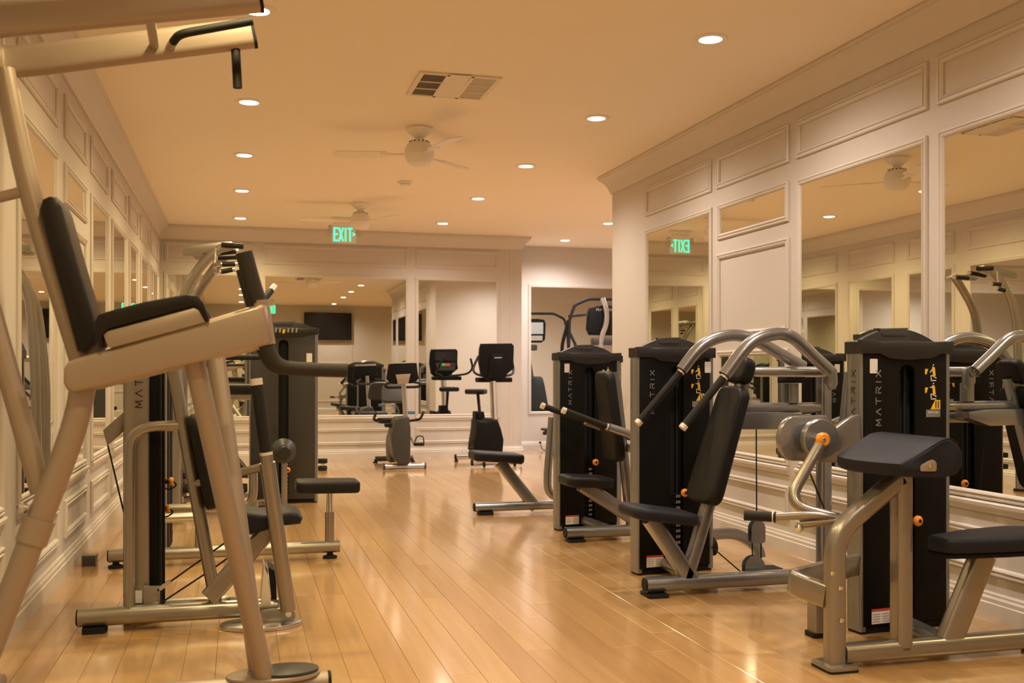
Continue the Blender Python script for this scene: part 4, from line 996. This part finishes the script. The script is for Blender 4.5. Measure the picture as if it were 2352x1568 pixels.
prism('knee_board', [PY(*p, 8.56) for p in ((490, 905), (578, 905), (575, 918), (492, 918))], (0, 0.25, 0), 'steel', D, 0.004)
beam('knee_lever', [PY(530, 915, 8.75), PY(505, 1010, 8.85), PY(572, 1092, 9.1)], 0.05, 0.06, 'steel', D, 0.06, 0.012, up=(1, 0, 0))
for py in (1088, 1120):
    box('foot_step', PY(445, py, 8.7), (0.16, 0.30, 0.05), 'rubber', D, 0.008)
    box('foot_step', PY(543, py, 8.9), (0.18, 0.22, 0.05), 'rubber', D, 0.008)
beam('step_frame', [Vector((PY(420, 1130, 8.7).x, 8.7, 0.14)), Vector((PY(572, 1130, 8.9).x, 8.9, 0.14))], 0.05, 0.05, 'steel', D, 0, 0.01)
beam('floor_beam', [Vector((q[0].x, 8.7, 0.035)), Vector((dl.x + 0.25, 9.3, 0.035))], 0.07, 0.06, 'steel', D, 0, 0.02)

# ------------------------------------------------------------------ recumbent bike (far wall)
R1 = thing('recumbent_bike', 'grey recumbent exercise bike with low seat before the wide far mirror', 'exercise bike', (1.9, 12.5, 0), 'exercise bikes by the far wall')
Y1 = 12.15
r1 = lambda px, py, Y=Y1: PY(px, py, Y)
a, b = r1(884, 1072), r1(974, 1071); a.z = b.z = 0.045
tube('front_stabiliser', [a, b], 0.036, 'brushed', R1, 0)
for p, s in ((a, -1), (b, 1)): tube('stabiliser_cap', [p, p + Vector((0.022 * s, 0, 0))], 0.040, 'grey_plastic', R1, 0)
a, b = PY(862, 1054, 13.2), PY(948, 1052, 13.2); a.z = b.z = 0.05
tube('rear_stabiliser', [a, b], 0.034, 'grey_plastic', R1, 0)
for p in (a, b): lathe('rear_foot', [(0.03, 0), (0.03, 0.012), (0.014, 0.02), (0.014, 0.045)], Vector((p.x, p.y, 0)), 'rubber', R1, n=14)
body = [r1(*p, 12.02) for p in ((910, 960), (940, 955), (944, 985), (943, 1064), (918, 1068), (905, 1050), (898, 1000))]
prism('body_shell', smooth_loop(body, 0.03), (0, 0.34, 0), 'grey_plastic', R1, 0.025, 3, 50)
lathe('flywheel_cover', [(0, 0), (0.16, 0), (0.19, 0.02), (0.19, 0.09), (0.16, 0.11), (0, 0.11)], Vector((r1(890, 1033, 12.5).x, 12.5, 0.25)), 'grey_plastic', R1, (1, 0, 0), 28)
beam('seat_rail', [Vector((1.93, 12.2, 0.20)), Vector((1.90, 13.2, 0.16))], 0.09, 0.08, 'grey_plastic', R1, 0, 0.02)
beam('console_mast', [r1(932, 962, 12.1), r1(926, 866, 12.1)], 0.055, 0.04, 'brushed', R1, 0, 0.012, up=(0, 1, 0))
con = [r1(*p, 12.0) for p in ((894, 834), (957, 832), (962, 870), (950, 880), (900, 882), (888, 870))]
prism('console', smooth_loop(con, 0.015), (0, 0.07, 0), 'black_plastic', R1, 0.008, 2)
prism('console_rim', [r1(*p, 12.0) for p in ((894, 833), (956, 831), (956, 836), (894, 838))], (0, 0.08, 0), 'brushed', R1, 0.002)
prism('mast_plate', [r1(*p, 11.99) for p in ((909, 860), (943, 858), (938, 880), (914, 882))], (0, 0.012, 0), 'beige_steel', R1, 0.003)
tube('handlebar', [r1(905, 876, 12.15), r1(884, 882, 12.35), r1(886, 890, 12.4), r1(926, 889, 12.2), r1(964, 888, 12.4), r1(966, 880, 12.35), r1(946, 876, 12.15)], 0.017, 'grip_rubber', R1, 0.08)
slab('seat_back', PY(905, 925, 13.15), PY(905, 880, 13.25), 0.34, 0.06, 'grey_plastic', R1, (0, -1, 0), 0.02, 0.9, axis=(1, 0, 0), round_=0.08)
slab('seat', Vector((1.88, 12.75, 0.56)), Vector((1.88, 13.12, 0.55)), 0.40, 0.07, 'vinyl', R1, (0, 0, 1), 0.025, 0.95, axis=(1, 0, 0), round_=0.09)
tube('seat_mast', [Vector((1.9, 13.0, 0.18)), Vector((1.88, 13.08, 0.54))], 0.04, 'grey_plastic', R1, 0)
for s, px in ((-1, 860), (1, 968)):
    e = PY(px, 945, 12.9); tube('side_handle', [Vector((1.88 + 0.05 * s, 13.05, 0.52)), Vector((e.x, 13.0, 0.56)), Vector((e.x, 12.75, 0.66))], 0.017, 'grip_rubber', R1, 0.06)
box('bottle', PY(945, 947, 12.5), (0.09, 0.05, 0.04), 'blue', R1, 0.01)
tube('crank', [r1(942, 1000, 12.2), r1(950, 1018, 12.2)], 0.012, 'chrome', R1, 0)
box('pedal', r1(962, 1020, 12.2), (0.12, 0.10, 0.035), 'rubber', R1, 0.008)
tube('pedal_strap', [r1(952, 1016, 12.15), r1(958, 1001, 12.15), r1(972, 1001, 12.15), r1(974, 1018, 12.15)], 0.007, 'rubber', R1, 0.03, 8)
box('pedal', r1(895, 976, 12.25), (0.12, 0.10, 0.05), 'rubber', R1, 0.012)

# ------------------------------------------------------------------ upright bike (far wall)
R2 = thing('upright_bike', 'black upright exercise bike with a silver mast, right of the recumbent bike', 'exercise bike', (2.85, 12.5, 0), 'exercise bikes by the far wall')
Y2 = 12.30
r2 = lambda px, py, Y=Y2: PY(px, py, Y)
a, b = r2(1086, 1063), r2(1194, 1062); a.z = b.z = 0.055
tube('front_stabiliser', [a, b], 0.036, 'brushed', R2, 0)
for p, s in ((a, -1), (b, 1)): tube('stabiliser_cap', [p, p + Vector((0.02 * s, 0, 0))], 0.040, 'rubber', R2, 0)
for px in (1110, 1180): disc('wheel', Vector((r2(px, 1066).x - 0.0125, Y2 - 0.05, 0.032)), 0.032, 0.025, (1, 0, 0), 'rubber', R2, 18)
a, b = PY(1048, 1052, 13.1), PY(1135, 1051, 13.1); a.z = b.z = 0.06
tube('rear_stabiliser', [a, b], 0.034, 'brushed', R2, 0)
tube('stabiliser_cap', [a, a + Vector((-0.02, 0, 0))], 0.038, 'rubber', R2, 0)
for p in (a, b): lathe('rear_foot', [(0.028, 0), (0.028, 0.014), (0.014, 0.02), (0.014, 0.05)], Vector((p.x, p.y, 0)), 'rubber', R2, n=14)
body = [r2(*p, 12.22) for p in ((1098, 965), (1118, 968), (1126, 962), (1144, 963), (1152, 985), (1158, 1010), (1156, 1035), (1150, 1058), (1096, 1058), (1090, 1025), (1096, 990))]
prism('body_shell', body, (0, 0.40, 0), 'black_plastic', R2, 0.03, 3, 50)
beam('mast', [r2(1136, 968, 12.3), r2(1132, 875, 12.3)], 0.085, 0.06, 'chrome', R2, 0, 0.025, up=(0, 1, 0))
con = [r2(*p, 12.16) for p in ((1106, 789), (1176, 788), (1181, 794), (1180, 830), (1182, 845), (1166, 858), (1160, 872), (1124, 874), (1106, 860), (1101, 830), (1103, 800))]
prism('console', con, (0, 0.09, 0), 'black_plastic', R2, 0.012, 3)
prism('console_back', smooth_loop([r2(*p, 12.14) for p in ((1127, 812), (1158, 812), (1162, 868), (1120, 868))], 0.02), (0, 0.03, 0), 'black_plastic', R2, 0.006)
bm = bmesh.new(); stroke_bm(bm, r2(1136, 821.5, 12.139), r2(1152, 821, 12.139), Vector((0, -1, 0)), 0.007, 0.001); from_bm('brand_mark', bm, 'print_white', R2, False)
prism('console_screen', [r2(*p, 12.252) for p in ((1112, 796), (1172, 796), (1172, 822), (1112, 822))], (0, 0.004, 0), 'screen', R2)
prism('key_panel', [r2(*p, 12.252) for p in ((1114, 828), (1170, 828), (1168, 850), (1118, 850))], (0, 0.003, 0), 'grey_plastic', R2)
prism('stop_key', [r2(*p, 12.256) for p in ((1142, 830), (1154, 830), (1154, 837), (1142, 837))], (0, 0.003, 0), 'red_key', R2)
prism('start_key', [r2(*p, 12.256) for p in ((1130, 830), (1141, 830), (1141, 837), (1130, 837))], (0, 0.003, 0), 'green_key', R2)
box('cup_tray', r2(1134, 872, 12.38), (0.44, 0.18, 0.06), 'black_plastic', R2, 0.015)
for px in (1106, 1156): lathe('cup_holder', [(0.035, 0), (0.04, 0.05), (0.03, 0.05)], r2(px, 876, 12.40), 'rubber', R2, n=16)
tube('handlebar', [r2(1120, 866, 12.4), r2(1090, 858, 12.55), r2(1086, 845, 12.7), r2(1099, 818, 12.72)], 0.016, 'grip_rubber', R2, 0.08)
tube('handlebar', [r2(1140, 866, 12.4), r2(1178, 860, 12.55), r2(1180, 845, 12.7), r2(1172, 818, 12.72)], 0.016, 'grip_rubber', R2, 0.08)
sp_ = [PY(*p, 12.9) for p in ((1074, 898), (1121, 898))]; sc_ = (sp_[0] + sp_[1]) / 2
prism('saddle', smooth_loop([sc_ + Vector((x_, y_, -0.04)) for x_, y_ in ((-0.155, 0.10), (-0.13, 0.17), (0.13, 0.17), (0.155, 0.10), (0.08, -0.06), (0.05, -0.17), (-0.05, -0.17), (-0.08, -0.06))], 0.03), Z * 0.065, 'vinyl', R2, 0.022, 3, 50)
tube('saddle_post', [sc_ - Z * 0.03, PY(1102, 950, 12.8)], 0.020, 'rubber', R2, 0)
prism('post_shroud', smooth_loop([PY(*p, 12.62) for p in ((1093, 945), (1112, 945), (1120, 1000), (1092, 1000))], 0.015), (0, 0.2, 0), 'black_plastic', R2, 0.015, 2)
box('pedal', r2(1088, 1029, 12.3), (0.13, 0.11, 0.035), 'rubber', R2, 0.01)
tube('pedal_strap', [r2(1077, 1026, 12.3), r2(1082, 1012, 12.3), r2(1098, 1011, 12.3), r2(1104, 1026, 12.3)], 0.009, 'rubber', R2, 0.04, 8)
tube('crank', [r2(1100, 1012, 12.28), r2(1096, 1028, 12.28)], 0.014, 'chrome', R2, 0)

# ------------------------------------------------------------------ elliptical trainer in the alcove
E_ = thing('elliptical_trainer', 'black elliptical trainer with arched bar in the alcove', 'elliptical trainer', (4.95, 13.1, 0))
YE = 13.0
e_ = lambda px, py, Y=YE: PY(px, py, Y)
con = [e_(*p, 12.95) for p in ((1356, 706), (1372, 702), (1408, 701), (1428, 704), (1432, 716), (1430, 762), (1420, 770), (1355, 769), (1349, 755), (1352, 716))]
prism('console', con, (0, 0.08, 0), 'black_plastic', E_, 0.012, 3)
prism('console_screen', [p + Vector((0, 0.0815, 0)) for p in (e_(1360, 712, 12.95), e_(1424, 712, 12.95), e_(1424, 745, 12.95), e_(1360, 745, 12.95))], (0, 0.003, 0), 'display', E_)
prism('console_keys', [p + Vector((0, 0.0815, 0)) for p in (e_(1362, 750, 12.95), e_(1422, 750, 12.95), e_(1422, 764, 12.95), e_(1362, 764, 12.95))], (0, 0.003, 0), 'print_silver', E_)
lettering('lettering', 'MATRIX', e_(1370, 713, 12.949), (1, 0, 0), Z, 0.03, 0.018, 0.006, 'print_silver', E_, 1.1)
beam('mast', [e_(1384, 684, 12.9), e_(1394, 715, 12.88), e_(1392, 748, 12.9), e_(1380, 775, 12.92), e_(1378, 830, 12.95)], 0.07, 0.035, 'brushed', E_, 0.12, 0.012, up=(0, 1, 0))
tube('arch_bar', [e_(1306, 800), e_(1308, 735), e_(1320, 700), e_(1352, 686), e_(1452, 687), e_(1482, 702), e_(1490, 735), e_(1494, 800)], 0.022, 'rubber', E_, 0.05)
for s, px in ((-1, 1300), (1, 1500)):
    tube('arm_bar', [e_(1306 if s < 0 else 1494, 735), e_(1290 if s < 0 else 1510, 795, 13.1), Vector((e_(px, 900, 13.2).x, 13.2, 0.62)), Vector((e_(px, 900, 13.2).x, 13.25, 0.42))], 0.024, 'rubber', E_, 0.10)
    tube('front_grip', [e_(1308 if s < 0 else 1494, 726), e_(1344 if s < 0 else 1458, 722, 13.3)], 0.02, 'grip_rubber', E_, 0)
    beam('pedal_link', [Vector((e_(px, 900, 13.2).x, 13.25, 0.45)), Vector((e_(px, 900, 13.2).x, 14.2, 0.28))], 0.06, 0.05, 'black_plastic', E_, 0, 0.012)
    prism('pedal', smooth_loop([Vector((e_(px, 900, 13.2).x + a, 13.95 + b, 0.33)) for a, b in ((-0.08, -0.2), (0.08, -0.2), (0.08, 0.2), (-0.08, 0.2))], 0.03), Z * 0.03, 'rubber', E_, 0.008)
box('tray', e_(1383, 784, 12.97), (0.30, 0.12, 0.10), 'grey_plastic', E_, 0.02)
bx = e_(1392, 900, 13.0).x
prism('drive_housing', smooth_loop([Vector((bx - 0.19, 12.75 + y_, z_)) for y_, z_ in ((0.0, 0.05), (0.05, 0.95), (0.2, 1.12), (0.34, 1.0), (0.62, 0.55), (0.80, 0.05))], 0.08), (0.38, 0, 0), 'black_plastic', E_, 0.05, 3, 50)
beam('mast_column', [Vector((bx, 13.0, 0.9)), e_(1379, 800, 12.97)], 0.10, 0.08, 'grey_plastic', E_, 0, 0.02, up=(0, 1, 0))
beam('floor_rail', [Vector((bx, 12.7, 0.04)), Vector((bx, 14.45, 0.04))], 0.10, 0.08, 'grey_plastic', E_, 0, 0.02)
beam('floor_cross', [Vector((bx - 0.32, 14.4, 0.035)), Vector((bx + 0.32, 14.4, 0.035))], 0.08, 0.07, 'grey_plastic', E_, 0, 0.02)
beam('floor_cross', [Vector((bx - 0.32, 12.75, 0.035)), Vector((bx + 0.32, 12.75, 0.035))], 0.08, 0.07, 'grey_plastic', E_, 0, 0.02)

# ------------------------------------------------------------------ small things
db = PZ(741, 1080); DB = thing('dumbbell', 'small black dumbbell standing on end beside the grey tower', 'dumbbell', db)
hexp = lambda r_, z_, c: [c + Vector((r_ * math.cos(t), r_ * math.sin(t), z_)) for t in [math.pi / 3 * i + 0.3 for i in range(6)]]
prism('head', hexp(0.058, 0.0, db), Z * 0.055, 'rubber', DB, 0.008)
prism('head', hexp(0.062, 0.085, db), Z * 0.055, 'rubber', DB, 0.008)
tube('handle', [db + Z * 0.05, db + Z * 0.095], 0.022, 'chrome', DB, 0)
ob = PZ(204, 1301); OB = thing('floor_outlet_box', 'small grey metal outlet box on the floor by the left wall', 'outlet box', ob)
box('housing', ob + Vector((0, 0.05, 0.035)), (0.085, 0.10, 0.07), 'steel', OB, 0.004)
box('face_plate', ob + Vector((0, -0.002, 0.035)), (0.075, 0.004, 0.06), 'grey_plastic', OB, 0.001)
cs = PZ(1246, 1034); CS = thing('cable_stub', 'thin black cable with plug lying at the alcove baseboard', 'cable', cs)
tube('lead', [cs + Vector((-0.02, 0.05, 0.10)), cs + Vector((-0.01, -0.02, 0.008)), cs + Vector((0.12, -0.10, 0.008)), cs + Vector((0.25, -0.03, 0.008))], 0.006, 'rubber', CS, 0.05, 8)
box('plug', cs + Vector((-0.02, 0.055, 0.115)), (0.03, 0.03, 0.03), 'rubber', CS, 0.004)
